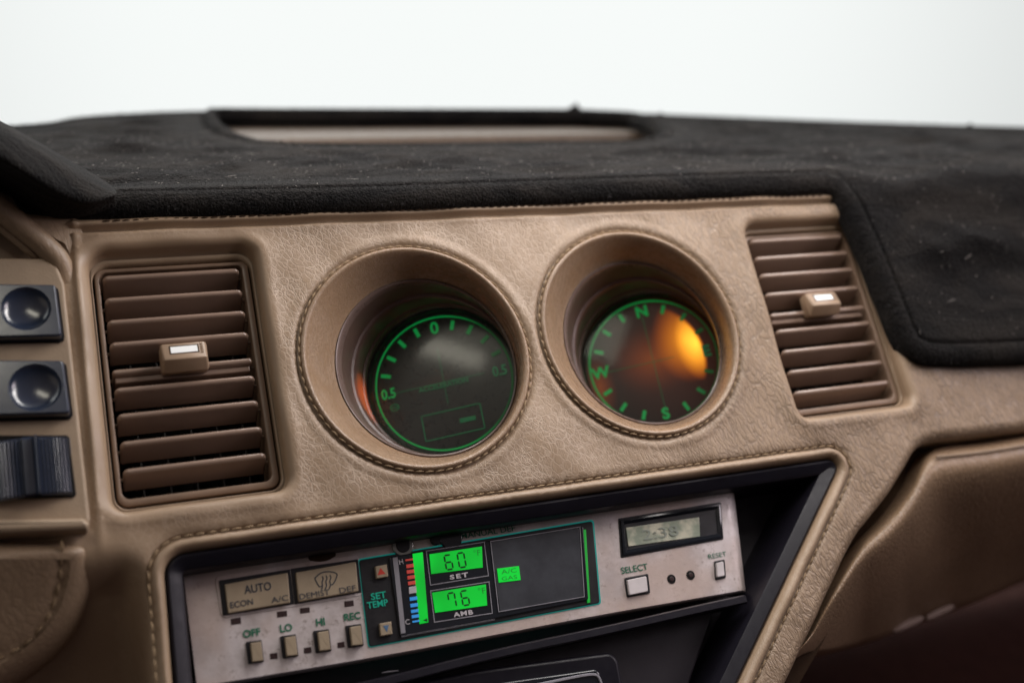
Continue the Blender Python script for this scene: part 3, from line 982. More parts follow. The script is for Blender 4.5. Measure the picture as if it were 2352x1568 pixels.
# ---- glovebox lid
lidt = thing('glovebox_lid', at(2150, 1250, -.01), 'rounded brown leather glovebox lid at the lower right, pale scuffs along its bottom edge', 'glovebox')
top_px = smooth_curve([(1700, 1560), (1790, 1520), (1850, 1480), (1900, 1380), (1978, 1246), (2020, 1210), (2062, 1165), (2098, 1112), (2118, 1060), (2136, 1034), (2170, 1024), (2250, 1018), (2352, 1002), (2450, 990), (3100, 884)], 2)
bot_px = smooth_curve([(1700, 1585), (1790, 1540), (1850, 1494), (1900, 1492), (1960, 1480), (2010, 1466), (2060, 1452), (2110, 1430), (2160, 1412), (2200, 1398), (2240, 1384), (2290, 1362), (2352, 1334), (2450, 1298), (3100, 1100)], 2)
g = G(); rows = []
for k in range(22):
    t = k / 21
    row = []
    for a, b in zip(top_px, bot_px):
        tt_ = t
        p = a * (1 - tt_) + b * tt_
        full = min(1.0, (b[1] - a[1]) / 300)
        n = -.0065 + .0035 * math.sin(min(t * 5, 1) * math.pi / 2) - full * (.125 * max(0, t - .10) ** 1.6)
        if k == 0: n -= .004
        row.append(at(p[0], p[1], n))
    rows.append(row)
last = [np.array(q) + np.array([0, -.002, -.02]) for q in rows[-1]]
first = [np.array(q) + np.array([0, 0, -.012]) for q in rows[0]]
lofted(g, [first] + rows + [last], closed=False, flip=False)
g.build('lid_skin', 'leather_lid', lidt, sharp=70)
for (pa, pb, r) in ((((1862, 1493), (1905, 1486), (1960, 1474)), None, .0016), (((2050, 1452), (2085, 1437), (2120, 1422)), None, .0018), (((2128, 1424), (2160, 1408), (2190, 1396)), None, .0016)):
    g = G(); tube(g, smooth_curve([at(x, y - 5, -.098 + .003 * 0) for x, y in pa], 2), r, 8, taper=True, squash=.5)
    g.build('scuff_mark', 'scuff', lidt)
# top seam of the lid
g = G(); tube(g, [at(x, y, -.0035) for x, y in smooth_curve([(2150, 1048), (2200, 1044), (2280, 1034), (2352, 1022), (2440, 1008)], 2)], .0006, 6)
g.build('lid_piping', 'leather_soft', lidt)

# dark gap filler under the groove
g = G()
gp = smooth_curve([(3100, 876), (2450, 985), (2352, 993), (2140, 1020), (2100, 1060), (2060, 1140), (1985, 1220), (1880, 1420), (1800, 1560)], 2)
lofted(g, [[at(x - 14, y - 14, -.018) for x, y in gp], [at(x + 26, y + 26, -.022) for x, y in gp]], closed=False)
g.build('groove_back', 'seam_dark', dash)

# ================================================================== AIR VENTS
def blade_mesh(u0, u1, name, parent, vtop, n_front, tilt, chord=.0125, th=.0024, mat='vent', rc=.0022):
    """one louver: rounded front edge, plate running back and down"""
    g = G()
    # planform in (u, c): c=0 front, c=chord back
    pl = rpoly([(u0, 0), (u1, 0), (u1, chord), (u0, chord)], [rc, rc, .0005, .0005], 5)
    pl = ccw(pl)
    cd_, sd_ = math.cos(tilt), math.sin(tilt)
    def tr(p, w): return (p[0], vtop - p[1] * sd_ + w * cd_ - th / 2, n_front - p[1] * cd_ - w * sd_)
    rings = []
    for k in range(9):
        a = -math.pi / 2 + math.pi * k / 8
        q = inset(pl, th / 2 * (1 - math.cos(a)))
        rings.append([tr(p, th / 2 * math.sin(a)) for p in q])
    lofted(g, rings, cap0=True, cap1=True)
    return g.build(name, mat, parent, sharp=60)

def make_vent(r, label, rowv):
    u0, u1, v0, v1 = r
    t = thing('air_vent', (u0, v0, VN - .01), label, 'air vent', 'air vents set in the leather dashboard')
    o_ = resample(rpoly(rect(u0, u1, v0, v1), [.0035, .0035, .003, .0035], 8), .0012, True)
    # inner opening: same count by insetting
    o_ = ccw(rpoly(rect(u0, u1, v0, v1), [.0038, .0038, .003, .0038], 10))
    i_ = ccw(rpoly(rect(u0 + .0018, u1 - .0026, v0 + .0028, v1 - .0018), [.0028, .0028, .002, .0028], 10))
    g = G(); ringplate(g, o_, i_, VN, VN - .012, VN - .018, .0008)
    g.build('vent_frame', 'vent_frame', t)
    # duct box
    g = G(); i3 = inset(i_, -.0015)
    lofted(g, [[(x, y, VN - .004) for x, y in i3], [(x, y, VN - .045) for x, y in i3]], cap1=True, flip=True)
    g.build('duct', 'duct', t)
    # upright vanes deep inside
    for k in range(5):
        uu = u0 + .010 + k * (u1 - u0 - .018) / 4
        g = G(); plate(g, rect(uu, uu + .0009, v0 + .004, v1 - .004), VN - .036, VN - .020, .0003)
        g.build('inner_vane', 'duct_fin', t)
    a, b = u0 + .0028, u1 - .0036
    first = None
    for k, vv in enumerate(rowv):
        if k == 4:
            blade_mesh(a, b, 'louver', t, vv, VN + .0004, math.radians(14), chord=.012, rc=.0012)
            g = G(); plate(g, rpoly(rect(a + .0008, b - .001, vv - .0052, vv - .0030), .0005), VN - .012, VN - .0015, .0005)
            g.build('louver_ledge', 'vent', t)
        elif first is None:
            first = blade_mesh(a, b, 'louver', t, vv, VN + .0014, math.radians(21), chord=.0122); fv = vv
        else:
            c = first.copy(); S.collection.objects.link(c); c.parent = t; c.location = (0, vv - fv, 0)
            c.rotation_euler = (0, 0, 0)
    # side pins
    for vv in rowv:
        for uu in (a - .0006, b + .0006):
            g = G(); tube(g, [(uu - .0012, vv - .003, VN - .005), (uu + .0012, vv - .003, VN - .005)], .0006, 8)
            g.build('pivot_pin', 'vent_frame', t)
    # adjuster
    uc = (a + b) / 2 + .0002; vc = rowv[4]
    A_, B_, C2_ = (.0062, .0050), (-.0011, .0080), (-.0048, .0040)
    prof = ccw(rpoly([(-.0042, -.0010), (.0060, -.0010), A_, B_, C2_], [0, 0, .0010, .0008, .0008], 4))
    rings = []
    for uu, ins in ((-.0086, .0012), (-.0083, .0004), (-.0076, 0), (.0076, 0), (.0083, .0004), (.0086, .0012)):
        tp = 1.0
        q = inset(prof, ins)
        # ends lean in towards the front
        rings.append([(uc + uu * (1 - 16 * max(0, n_ - .003)) , vc + v_, VN + n_) for v_, n_ in q])
    g = G(); lofted(g, rings, cap0=True, cap1=True)
    kn = g.build('adjuster_knob', 'knob', t, sharp=40)
    fa = np.array([0, A_[0], A_[1]]); fb = np.array([0, B_[0], B_[1]]); fd = fb - fa
    fn = np.array([0, fd[2], -fd[1]]); fn /= np.linalg.norm(fn)
    if fn[2] < 0: fn = -fn
    def on_face(u_, f_, h_): return np.array([uc + u_, vc, VN]) + fa + fd * f_ + fn * h_
    def face_box(name, u_0, u_1, f0, f1, h_, mat):
        g = G(); lo = [on_face(u_, f_, -.0003) for u_, f_ in ((u_0, f1), (u_1, f1), (u_1, f0), (u_0, f0))]; hi = [p + fn * (h_ + .0003) for p in lo]
        lofted(g, [lo, hi], cap1=True); g.flat = list(range(len(g.f))); return g.build(name, mat, kn)
    face_box('slot_edge', -.0053, .0053, .17, .68, .00008, 'seam_dark')
    face_box('white_marker', -.0048, .0048, .24, .63, .00016, 'white')
    for k in range(5): face_box('grip_rib', .0058, .0068, .14 + k * .13, .19 + k * .13, .0003, 'knob')
    return t
def rowv_of(rows, n):
    return [float((at(a, b, n)[1] + at(c, d, n)[1]) / 2) for a, b, c, d in rows]
LA = [(222, 637, 556, 607), (232, 690, 565, 653), (238, 740, 574, 702), (244, 790, 583, 752), (254, 850, 588, 812), (258, 890, 600, 855), (262, 950, 605, 912), (270, 1013, 615, 972), (280, 1078, 622, 1030)]
LB = [(1721, 552, 1941, 531), (1734, 592, 1953, 569), (1746, 630, 1968, 608), (1759, 674, 1982, 649), (1770, 719, 1989, 695), (1782, 759, 2004, 730), (1796, 805, 2019, 775), (1808, 851, 2030, 821), (1820, 899, 2041, 867)]
ventA = make_vent(RA, 'larger looking brown louvred air vent between the black switches and the first round gauge', rowv_of(LA, VN + .001))
ventB = make_vent(RB, 'brown louvred air vent beside the black mat, right of the compass with the orange reflection', rowv_of(LB, VN + .001))

# ================================================================== GAUGES
GT = math.radians(25)
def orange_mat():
    m, t, p = new_mat('painted_orange_reflection')
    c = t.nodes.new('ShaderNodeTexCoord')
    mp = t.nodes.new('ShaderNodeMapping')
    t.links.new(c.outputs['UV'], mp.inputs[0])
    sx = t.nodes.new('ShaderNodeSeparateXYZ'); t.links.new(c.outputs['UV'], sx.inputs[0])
    # orange reflection painted as emission, strongest near the right rim
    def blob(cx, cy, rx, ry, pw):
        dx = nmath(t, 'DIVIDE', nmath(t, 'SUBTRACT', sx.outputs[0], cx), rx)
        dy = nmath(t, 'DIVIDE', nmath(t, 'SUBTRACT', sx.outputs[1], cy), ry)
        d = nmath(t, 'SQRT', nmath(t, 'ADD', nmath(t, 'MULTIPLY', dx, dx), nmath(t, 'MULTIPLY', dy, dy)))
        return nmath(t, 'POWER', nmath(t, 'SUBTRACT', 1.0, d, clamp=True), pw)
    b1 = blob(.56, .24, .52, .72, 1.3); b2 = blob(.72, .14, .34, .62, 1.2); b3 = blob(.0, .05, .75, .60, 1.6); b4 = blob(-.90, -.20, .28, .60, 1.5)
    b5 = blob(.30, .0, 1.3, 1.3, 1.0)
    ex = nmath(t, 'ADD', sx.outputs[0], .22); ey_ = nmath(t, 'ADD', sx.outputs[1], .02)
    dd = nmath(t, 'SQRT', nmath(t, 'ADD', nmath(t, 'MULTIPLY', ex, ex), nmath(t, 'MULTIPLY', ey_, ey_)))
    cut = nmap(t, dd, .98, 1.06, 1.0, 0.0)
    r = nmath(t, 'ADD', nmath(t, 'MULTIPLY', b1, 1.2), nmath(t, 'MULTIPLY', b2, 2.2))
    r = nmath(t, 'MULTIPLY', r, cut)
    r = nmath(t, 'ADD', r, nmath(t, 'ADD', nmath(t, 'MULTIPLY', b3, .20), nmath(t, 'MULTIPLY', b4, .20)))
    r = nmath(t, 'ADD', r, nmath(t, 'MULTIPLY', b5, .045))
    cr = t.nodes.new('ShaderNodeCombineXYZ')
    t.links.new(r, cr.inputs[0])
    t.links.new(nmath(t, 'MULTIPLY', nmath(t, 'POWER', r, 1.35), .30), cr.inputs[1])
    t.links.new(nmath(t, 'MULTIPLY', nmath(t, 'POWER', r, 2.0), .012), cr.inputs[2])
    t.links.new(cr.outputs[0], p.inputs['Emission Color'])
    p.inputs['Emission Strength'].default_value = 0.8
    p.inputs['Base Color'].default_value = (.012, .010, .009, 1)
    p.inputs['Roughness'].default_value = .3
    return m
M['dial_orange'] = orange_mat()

def make_gauge(c, dialpx, name, label, cat, kind):
    ND = -.043
    D = at(*dialpx, ND)
    t = thing(name, (D[0], D[1], ND - .01), label, cat, 'round gauges in the leather dashboard')
    RD = .0300
    ct, st = math.cos(GT), math.sin(GT)
    # dial-plane frame: x right, y up, z out (turned to the driver)
    rl = math.radians(3.0 if kind == 'g' else 2.0)
    ex0 = np.array([ct, 0, st]); ey0 = np.array([0, 1.0, 0]); 
    tv = math.radians(4)
    ez = np.cross(ex0, ey0); 
    ez = np.array([-st, 0, ct])
    ey = ey0 * math.cos(tv) - ez * math.sin(tv) * -1 * 0
    def dp_(x, y, z=0.0): return D + ex0 * x + ey0 * y + ez * z
    # lip
    g = G()
    lipn = -.0150
    pr = [(.0388, lipn - .0016), (.0386, lipn + .0002), (.0380, lipn + .0008), (.0374, lipn + .0004), (.0371, lipn - .0008), (.0370, lipn - .003)]
    lofted(g, [pod_ring(c, r, n) for r, n in pr], flip=True)
    g.build('trim_ring', 'lip', t)
    # tube wall from lip to dial
    r0 = np.array(pod_ring(c, .0371, lipn - .002)); 
    angs = np.linspace(0, 2 * math.pi, 96, endpoint=False)
    RW = .0345
    r1 = np.array([dp_(RW * math.cos(a), RW * math.sin(a)) for a in angs])
    g = G(); rings = []
    for f, sh in ((0, 0), (.12, 0), (.25, 0), (.36, 0), (.40, 0), (.41, .0009), (.43, .0013), (.46, .0014), (.6, .0012), (.75, .0008), (.78, .0008), (.79, .0015), (.82, .0017), (.9, .0012), (1.0, .0004)):
        q = r0 * (1 - f) + r1 * f
        cc_ = q.mean(0); q = cc_ + (q - cc_) * (1 - sh / .036)
        rings.append([tuple(x) for x in q])
    lofted(g, rings, flip=True)
    g.build('tube_wall', 'tube', t, sharp=25)
    # inner black ring and dial face
    g = G()
    def dr(r, z): return [dp_(r * math.cos(a), r * math.sin(a), z) for a in angs]
    lofted(g, [dr(.0350, .0), dr(.0345, .0030), dr(.0338, .0042), dr(.0330, .0036), dr(.0318, .0008), dr(.0316, -.0005)], flip=True)
    g.build('dial_ring', 'black_gloss', t)
    g = G(); n_ = 48
    vs = []; fs = []; uvs = []
    rr = np.linspace(0, .0325, 24)
    for r in rr:
        for a in angs: vs.append(dp_(r * math.cos(a), r * math.sin(a), 0)); uvs.append((r * math.cos(a) / .030, r * math.sin(a) / .030))
    nA = len(angs)
    for i in range(len(rr) - 1):
        for j in range(nA):
            fs.append((i * nA + j, (i + 1) * nA + j, (i + 1) * nA + (j + 1) % nA, i * nA + (j + 1) % nA))
    g.add(vs, fs)
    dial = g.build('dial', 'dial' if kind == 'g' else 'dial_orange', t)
    uvl = dial.data.uv_layers.new(name='UV')
    for lp in dial.data.loops: uvl.data[lp.index].uv = uvs[lp.vertex_index]
    # scale ring and ticks
    z = .0005
    g = G()
    lofted(g, [[dp_(r * math.cos(a), r * math.sin(a), z) for a in angs] for r in (RD - .0004, RD + .0004)], flip=True)
    g.build('scale_ring', 'dial_green', dial)
    rot0 = math.radians(-1.0 if kind == 'g' else -1.0)
    def pol(r, deg): 
        a = math.radians(90 + deg) + rot0
        return np.array([r * math.cos(a), r * math.sin(a)])
    def bar(g, p, q, w_):
        p = np.array(p); q = np.array(q); d = q - p; d /= np.linalg.norm(d); s = np.array([-d[1], d[0]]) * w_ / 2
        g.add([dp_(*(p + s), z), dp_(*(p - s), z), dp_(*(q - s), z), dp_(*(q + s), z)], [(0, 1, 2, 3)])
    g = G()
    stp = 18 if kind == 'g' else 22.5
    nums = {0, 90, -90} if kind == 'g' else {0, 90, 180, -90, 270}
    angl = [k * 18 for k in range(-5, 6)] if kind == 'g' else [k * 22.5 for k in range(16)]
    for d in angl:
        if d in nums: continue
        bar(g, pol(RD - .0018, d), pol(RD - .0062, d), .0017)
    g.build('scale_ticks', 'dial_green', dial)
    def dtext(g, s, cx, cy, h, bold=.03, wide=1.0, rotd=0):
        cu = bpy.data.curves.new('t', 'FONT'); cu.body = s; cu.offset = bold; cu.resolution_u = 3
        ob = bpy.data.objects.new('t', cu); me = bpy.data.meshes.new_from_object(ob)
        vv = np.array([v.co[:2] for v in me.vertices]); ff = [tuple(f.vertices) for f in me.polygons]
        bpy.data.objects.remove(ob); bpy.data.curves.remove(cu); bpy.data.meshes.remove(me)
        mn = vv.min(0); mx = vv.max(0); vv = (vv - (mn + mx) / 2) * (h / (mx[1] - mn[1])); vv[:, 0] *= wide
        g.add([dp_(cx + a, cy + b, z) for a, b in vv], ff)
    g = G()
    if kind == 'g':
        x, y = pol(RD - .0047, 0); dtext(g, '0', x, y, .0058)
        g.build('numeral', 'dial_green', dial)
        g = G(); x, y = pol(RD - .0052, 90); dtext(g, '0.5', x, y, .0048, wide=.85)
        g.build('numeral', 'dial_green', dial)
        g = G(); x, y = pol(RD - .0052, -90); dtext(g, '0.5', x, y, .0048, wide=.85)
        dtext(g, 'ACCELERATION', -.0005, -.0012, .0022, wide=1.05)
        g.build('faint_lettering', 'dial_dim', dial)
        g = G(); x, y = pol(RD - .0060, 106)
        lofted(g, [[dp_(x + r_ * math.cos(a), y + r_ * .8 * math.sin(a), z) for a in angs[::4]] for r_ in (.0015, .0021)], flip=True); bar(g, (x - .0016, y), (x + .0016, y), .0005)
        g.build('faint_symbol', 'dial_dim', dial)
        g = G(); bar(g, (.0035, -.0185), (.0105, -.0185), .0020)
        g.build('faint_segment', 'dial_dim', dial)
        g = G()
        bar(g, (-.0235, 0), (.018, 0), .0003); bar(g, (0, .016), (0, -.010), .0003)
        for p, q in (((-.0125, -.0128), (.0135, -.0128)), ((.0135, -.0128), (.0135, -.0240)), ((.0135, -.0240), (-.0125, -.0240)), ((-.0125, -.0240), (-.0125, -.0128))): bar(g, p, q, .0005)
        g.build('faint_lines', 'dial_dim', dial)
    else:
        for s, d in (('N', 0), ('W', 90), ('S', 180), ('E', 270)):
            g = G(); x, y = pol(RD - .0047, d); dtext(g, s, x, y, .0056, .04, 1.05)
            g.build('compass_letter', 'dial_green' if s != 'E' else 'dial_dim', dial)
        g = G(); bar(g, (-.023, 0), (.010, 0), .0003); bar(g, (0, .023), (0, -.023), .0003)
        g.build('faint_lines', 'dial_dim', dial)
    # domed glass
    g = G(); rings = []
    for k in range(10):
        f = k / 9; r = .0331 * (1 - f) + .0003
        rings.append([dp_(r * math.cos(a), r * math.sin(a), .0036 + (.0030 if kind == 'g' else .0004) * (1 - (r / .0334) ** 2)) for a in angs])
    lofted(g, rings, cap1=True)
    g.build('gauge_glass', 'glass' if kind == 'g' else 'glass_clean', t)
    return t, dp_
g1, dpA = make_gauge(PODS[0], (1020, 878), 'accelerometer', 'round gauge with green ring, 0 at its top and an empty green box below', 'gauge', 'g')
g2, dpB = make_gauge(PODS[1], (1501, 831), 'compass', 'round compass gauge with green N and W and a bright orange reflection painted on its dial', 'gauge', 'c')
def add_amber_spot(p, q, e, parent, cone=50):
    """added orange spot in the housing, imitates a reflection on the far wall"""
    ld = bpy.data.lights.new('added_amber_spot', 'SPOT'); ld.energy = e; ld.shadow_soft_size = .0008; ld.color = (1.0, .22, .03)
    ld.spot_size = math.radians(cone); ld.spot_blend = 1.0
    o = bpy.data.objects.new('added_amber_spot', ld); S.collection.objects.link(o)
    o.parent = parent; o.location = Vector((np.array(p) - ORG[parent.name]).tolist())
    o.rotation_euler = Vector((np.array(q) - np.array(p)).tolist()).to_track_quat('-Z', 'Y').to_euler()
add_amber_spot(dpA(.0300, .004, .010), dpA(-.0345, -.004, .015), .55, g1, 24)
add_amber_spot(dpB(.0300, -.006, .008), dpB(-.0345, -.020, .010), .20, g2, 26)

# ================================================================== CONSOLE BEZEL
bez = thing('console_bezel', at(1100, 1400, -.03), 'black plastic surround recessed in the stitched leather console opening', 'console surround')
o_ = ccw(inset(holeC, .0004))
wl_ = .0060
i_ = inset(o_, wl_)
g = G()
def LL(p, n): return [(x, y, n) for x, y in p]
lofted(g, [LL(o_, -.008), LL(o_, -.0030), LL(inset(o_, .0004), -.0022), LL(inset(o_, .0012), -.0018), LL(inset(o_, .0050), -.0034), LL(inset(o_, .0057), -.0040), LL(i_, -.0052), LL(inset(o_, .0064), -.034)])
g.build('bezel_rim', 'bezel', bez, sharp=30)
g = G(); g.add(LL(inset(o_, .0060), -.034), [tuple(range(len(o_)))])
g.build('recess_back', 'recess', bez)
# shelf lip under the control unit
sh = [at(x, y, -.006) for x, y in [(640, 1600), (860, 1560), (1120, 1492), (1390, 1436), (1600, 1388), (1712, 1364)]]
g = G(); rows = []
shc = smooth_curve(sh, 2)
for dv, n in ((.0000, -.032), (.0, -.0075), (-.0006, -.0062), (-.0030, -.0060), (-.0036, -.0068), (-.0038, -.032)):
    rows.append([(p[0], p[1] + dv * (1 if True else 0), n) for p in shc])
lofted(g, rows, closed=False)
g.build('shelf_lip', 'bezel', bez)
# angled lower panel
lp_ = [at(x, y, -.020) for x, y in [(400, 1640), (860, 1566), (1390, 1450), (1640, 1400), (1560, 1640)]]
g = G(); plate(g, [p[:2] for p in lp_], -.034, -.0200, .001); g.build('lower_panel', 'recess', bez)
g = G(); tube(g, [at(877, 1544, -.0195), at(896, 1541, -.0195), at(915, 1539, -.0195)], .00035, 6, taper=True)
g.build('scratch_mark', 'ink_grey', bez)
# crease line on the right pocket
g = G(); tube(g, [at(1902, 1082, -.0125), at(1830, 1230, -.0125), at(1740, 1420, -.0125), at(1668, 1580, -.0125)], .0004, 6)
g.build('pocket_crease', 'bezel', bez)
g = G(); q = [at(x, y, -.013)[:2] for x, y in [(1900, 1082), (1912, 1078), (1692, 1600), (1664, 1600)]]
g.add([(*q[0], -.0126), (*q[1], -.006), (*q[2], -.006), (*q[3], -.0126)], [(0, 1, 2, 3)]); g.build('pocket_side', 'black', bez)

# lower unit
rad = thing('lower_unit', at(1200, 1600, -.03), 'black glossy unit with rounded corner peeking in under the climate panel', 'stereo')
q = [at(x, y, -.010)[:2] for x, y in [(780, 1600), (1100, 1536), (1418, 1494), (1448, 1660), (780, 1760)]]
g = G(); plate(g, rpoly(q, [.001, .004, .005, .001, .001], 8), -.03, -.010, .0016, 4); g.build('unit_body', 'bezel', rad)
q = [at(x, y, -.009)[:2] for x, y in [(900, 1610), (1180, 1562), (1376, 1534), (1400, 1660), (900, 1760)]]
g = G(); plate(g, rpoly(q, [.001, .003, .003, .001, .001], 8), -.012, -.0085, .0008, 4); u2 = g.build('unit_window', 'black_gloss', rad)
g = G(); tube(g, smooth_curve([at(1150, 1590, -.0083), at(1290, 1560, -.0083), at(1362, 1546, -.0083), at(1378, 1554, -.0083), at(1388, 1600, -.0083)], 2), .0006, 6); g.build('grey_edge_line', 'ink_grey', rad)  # grey line along the rounded edge of the unit window

# ================================================================== CLIMATE CONTROL UNIT
PN = -.0135
cc = thing('climate_control', at(900, 1400, PN - .01), 'worn silver climate control panel with green lit temperature displays and beige buttons', 'climate control')
outl = [at(x, y, PN)[:2] for x, y in [(421, 1316), (1190, 1196), (1668, 1119), (1702, 1358), (1390, 1411), (861, 1512), (453, 1580)]]
FPn = PN
# window openings are left as raised dark frames; plate body with curved right end
g = G()
top_ = smooth_curve([(421, 1317), (800, 1257), (1190, 1194), (1500, 1146), (1662, 1121)], 1)
bt_ = smooth_curve([(453, 1580), (861, 1512), (1150, 1458), (1390, 1412), (1694, 1360)], 1)
ra = [at(x, y, PN) for x, y in top_]; rb = [at(x, y, PN) for x, y in bt_]
m_ = min(len(ra), len(rb))
ra = list(resample(ra, .004)); rb = list(resample(rb, .004)); m_ = 40
def rs(c, m):
    c = np.asarray(c); d = np.r_[0, np.cumsum(np.linalg.norm(np.diff(c, axis=0), axis=1))]; s = np.linspace(0, d[-1], m)
    return [np.array([np.interp(x, d, c[:, k]) for k in range(3)]) for x in s]
ra = rs(ra, m_); rb = rs(rb, m_)
# right end bends back
for k in range(1, 9):
    a = math.radians(k * 10)
    R_c = .0085
    du = R_c * math.sin(a); dn = -R_c * (1 - math.cos(a))
    ra.append(ra[m_ - 1] + np.array([du, 0, dn])); rb.append(rb[m_ - 1] + np.array([du * .9, 0, dn]))
mid = lambda f: [a * (1 - f) + b * f for a, b in zip(ra, rb)]
back_t = [a + np.array([0, 0, -.012]) for a in ra]; back_b = [b + np.array([0, 0, -.012]) for b in rb]
lofted(g, [back_t, [a + np.array([0, -.0001, -.0006]) for a in ra], [a + np.array([0, -.0006, 0]) for a in ra], mid(.3), mid(.6), [b + np.array([0, .0006, 0]) for b in rb], [b + np.array([0, .0001, -.0006]) for b in rb], back_b], closed=False)
left = [(ra[0] + np.array([0, 0, -.012])), ra[0], rb[0], rb[0] + np.array([0, 0, -.012])]
g.add(left, [(0, 1, 2, 3)])
face = g.build('faceplate', 'plate', cc, sharp=40)

def cplate(name, px, n0, n1, mat, parent=cc, bev=.0003, rad_=0.0, label=None):
    q = [at(x, y, n1)[:2] for x, y in px]
    if rad_: q = rpoly(q, rad_, 4)
    g = G(); plate(g, q, n0, n1, bev); return g.build(name, mat, parent, label=label)
def ctext(name, items, mat, parent=cc, n=None):
    for it in items:
        g = G()
        s, p0, p1, h, nn = it[:5]; kw = it[5] if len(it) > 5 else {}
        text_geo(g, s, p0, p1, h, nn, **kw)
        g.build(name, mat, parent, smooth=False)

# mode buttons: raised beige keys in a dark well
def well(px, pad, par=cc, n=PN, col='black', r=.0004):
    c = np.mean(np.array(px), axis=0)
    return cplate('button_surround', px, n - .004, n + .0003, col, par, .0001, r)
# raised moulding round the two mode keys
cplate('key_moulding', [(492, 1322), (822, 1270), (836, 1366), (508, 1420)], PN - .003, PN + .00025, 'plate', cc, .0002, .0022)
k1w = cplate('mode_button', [(503, 1332), (667, 1306), (676, 1386), (512, 1413)], PN - .002, PN + .0006, 'black', cc, .0002, .0003)
cplate('key_face', [(516, 1341), (661, 1314), (667, 1383), (524, 1408)], PN, PN + .0020, 'key', k1w, .0004, .0004)
k2w = cplate('mode_button', [(668, 1305), (823, 1283), (831, 1359), (677, 1387)], PN - .002, PN + .0006, 'black', cc, .0002, .0003)
cplate('key_face', [(679, 1314), (818, 1289), (824, 1357), (686, 1381)], PN, PN + .0020, 'key', k2w, .0004, .0004)
KN = PN + .0021
ctext('key_lettering', [('AUTO', (562, 1363), (624, 1353), 19, KN, {'bold': .015}), ('ECON', (530, 1396), (582, 1387), 14, KN, {'bold': .01}), ('A/C', (624, 1384), (663, 1377), 13, KN)], 'ink', k1w)
ctext('key_lettering', [('DEMIST', (689, 1376), (758, 1364), 13, KN), ('DEF', (781, 1362), (818, 1355), 13, KN)], 'ink', k2w)
# windscreen symbol
g = G()
def pline(g, px, r=.00022, n=KN):
    tube(g, [at(x, y, n) for x, y in smooth_curve(px, 2)], r, 5, squash=.3)
pline(g, [(723, 1327), (735, 1315), (750, 1311), (768, 1313), (775, 1318)])
pline(g, [(723, 1327), (728, 1338), (734, 1347)]); pline(g, [(775, 1318), (772, 1329), (765, 1341)])
pline(g, [(734, 1347), (740, 1344)]); pline(g, [(765, 1341), (758, 1343)])
for dx in (0, 9, 18): pline(g, [(740 + dx, 1322 - dx * .15), (743 + dx, 1329 - dx * .15), (739 + dx, 1336 - dx * .15), (742 + dx, 1345 - dx * .15), (738 + dx, 1354 - dx * .15)])
g.build('demist_symbol', 'ink', k2w)
# indicator lamps
for px in ([(530, 1420), (553, 1416), (554, 1431), (531, 1434)], [(636, 1404), (659, 1401), (660, 1414), (637, 1417)], [(689, 1396), (711, 1393), (712, 1405), (690, 1408)], [(791, 1380), (812, 1377), (813, 1390), (792, 1393)],
           [(620, 1500), (637, 1497), (638, 1511), (621, 1513)], [(698, 1487), (715, 1484), (716, 1498), (699, 1500)], [(775, 1475), (791, 1472), (792, 1485), (776, 1487)]):
    lw = cplate('indicator_lamp', px, PN - .002, PN + .0002, 'led', cc, .0001)
# fan keys
for dxy, lab in (((0, 0), 'OFF'), ((79, -13), 'LO'), ((155, -25), 'HI'), ((229, -37), 'REC')):
    dx, dy = dxy
    def sh_(p): return [(x + dx, y + dy) for x, y in p]
    wk = cplate('fan_button', sh_([(564, 1473), (601, 1468), (607, 1519), (570, 1524)]), PN - .002, PN + .0005, 'black', cc, .0002, .0005)
    cplate('key_face', sh_([(575, 1476), (600, 1472), (605, 1516), (580, 1519)]), PN, PN + .0024, 'key', wk, .0003, .0002)
ctext('green_lettering', [('OFF', (559, 1464), (599, 1457), 17, PN + .0002, {'bold': .03}), ('LO', (644, 1451), (672, 1447), 17, PN + .0002, {'bold': .03}), ('HI', (727, 1437), (747, 1434), 17, PN + .0002, {'bold': .03}), ('REC', (791, 1425), (829, 1419), 16, PN + .0002, {'bold': .03})], 'ink_green', face)

# display window
disp = cplate('display', [(822, 1283), (1364, 1192), (1381, 1386), (846, 1487)], PN - .003, PN + .0003, 'trim_teal', cc, .0001, .0012)
cplate('display_panel', [(824.5, 1285.5), (1361.5, 1195.5), (1378, 1383.5), (848.5, 1484.5)], PN - .002, PN + .0008, 'black', disp, .0003, .0010)
DN = PN + .0009
cplate('temp_up_key', [(862, 1300), (889, 1295), (892, 1323), (865, 1328)], DN - .002, DN + .0016, 'key', disp, .0003, .0002)
cplate('temp_down_key', [(872, 1431), (899, 1426), (902, 1455), (875, 1460)], DN - .002, DN + .0016, 'key', disp, .0003, .0002)
g = G(); g.add([(*at(*p, DN + .0017)[:2], DN + .0017) for p in ((867, 1320), (886, 1317), (874, 1303))], [(0, 1, 2)]); g.build('red_arrow', 'tri_red', disp)
g = G(); g.add([(*at(*p, DN + .0017)[:2], DN + .0017) for p in ((880, 1436), (893, 1434), (889, 1451))], [(0, 1, 2)]); g.build('blue_arrow', 'tri_blue', disp)
ctext('teal_lettering', [('SET', (853, 1377), (888, 1371), 15, DN + .0001, {'bold': .02}), ('TEMP', (844, 1397), (892, 1389), 15, DN + .0001, {'bold': .02})], 'ink_teal', disp)
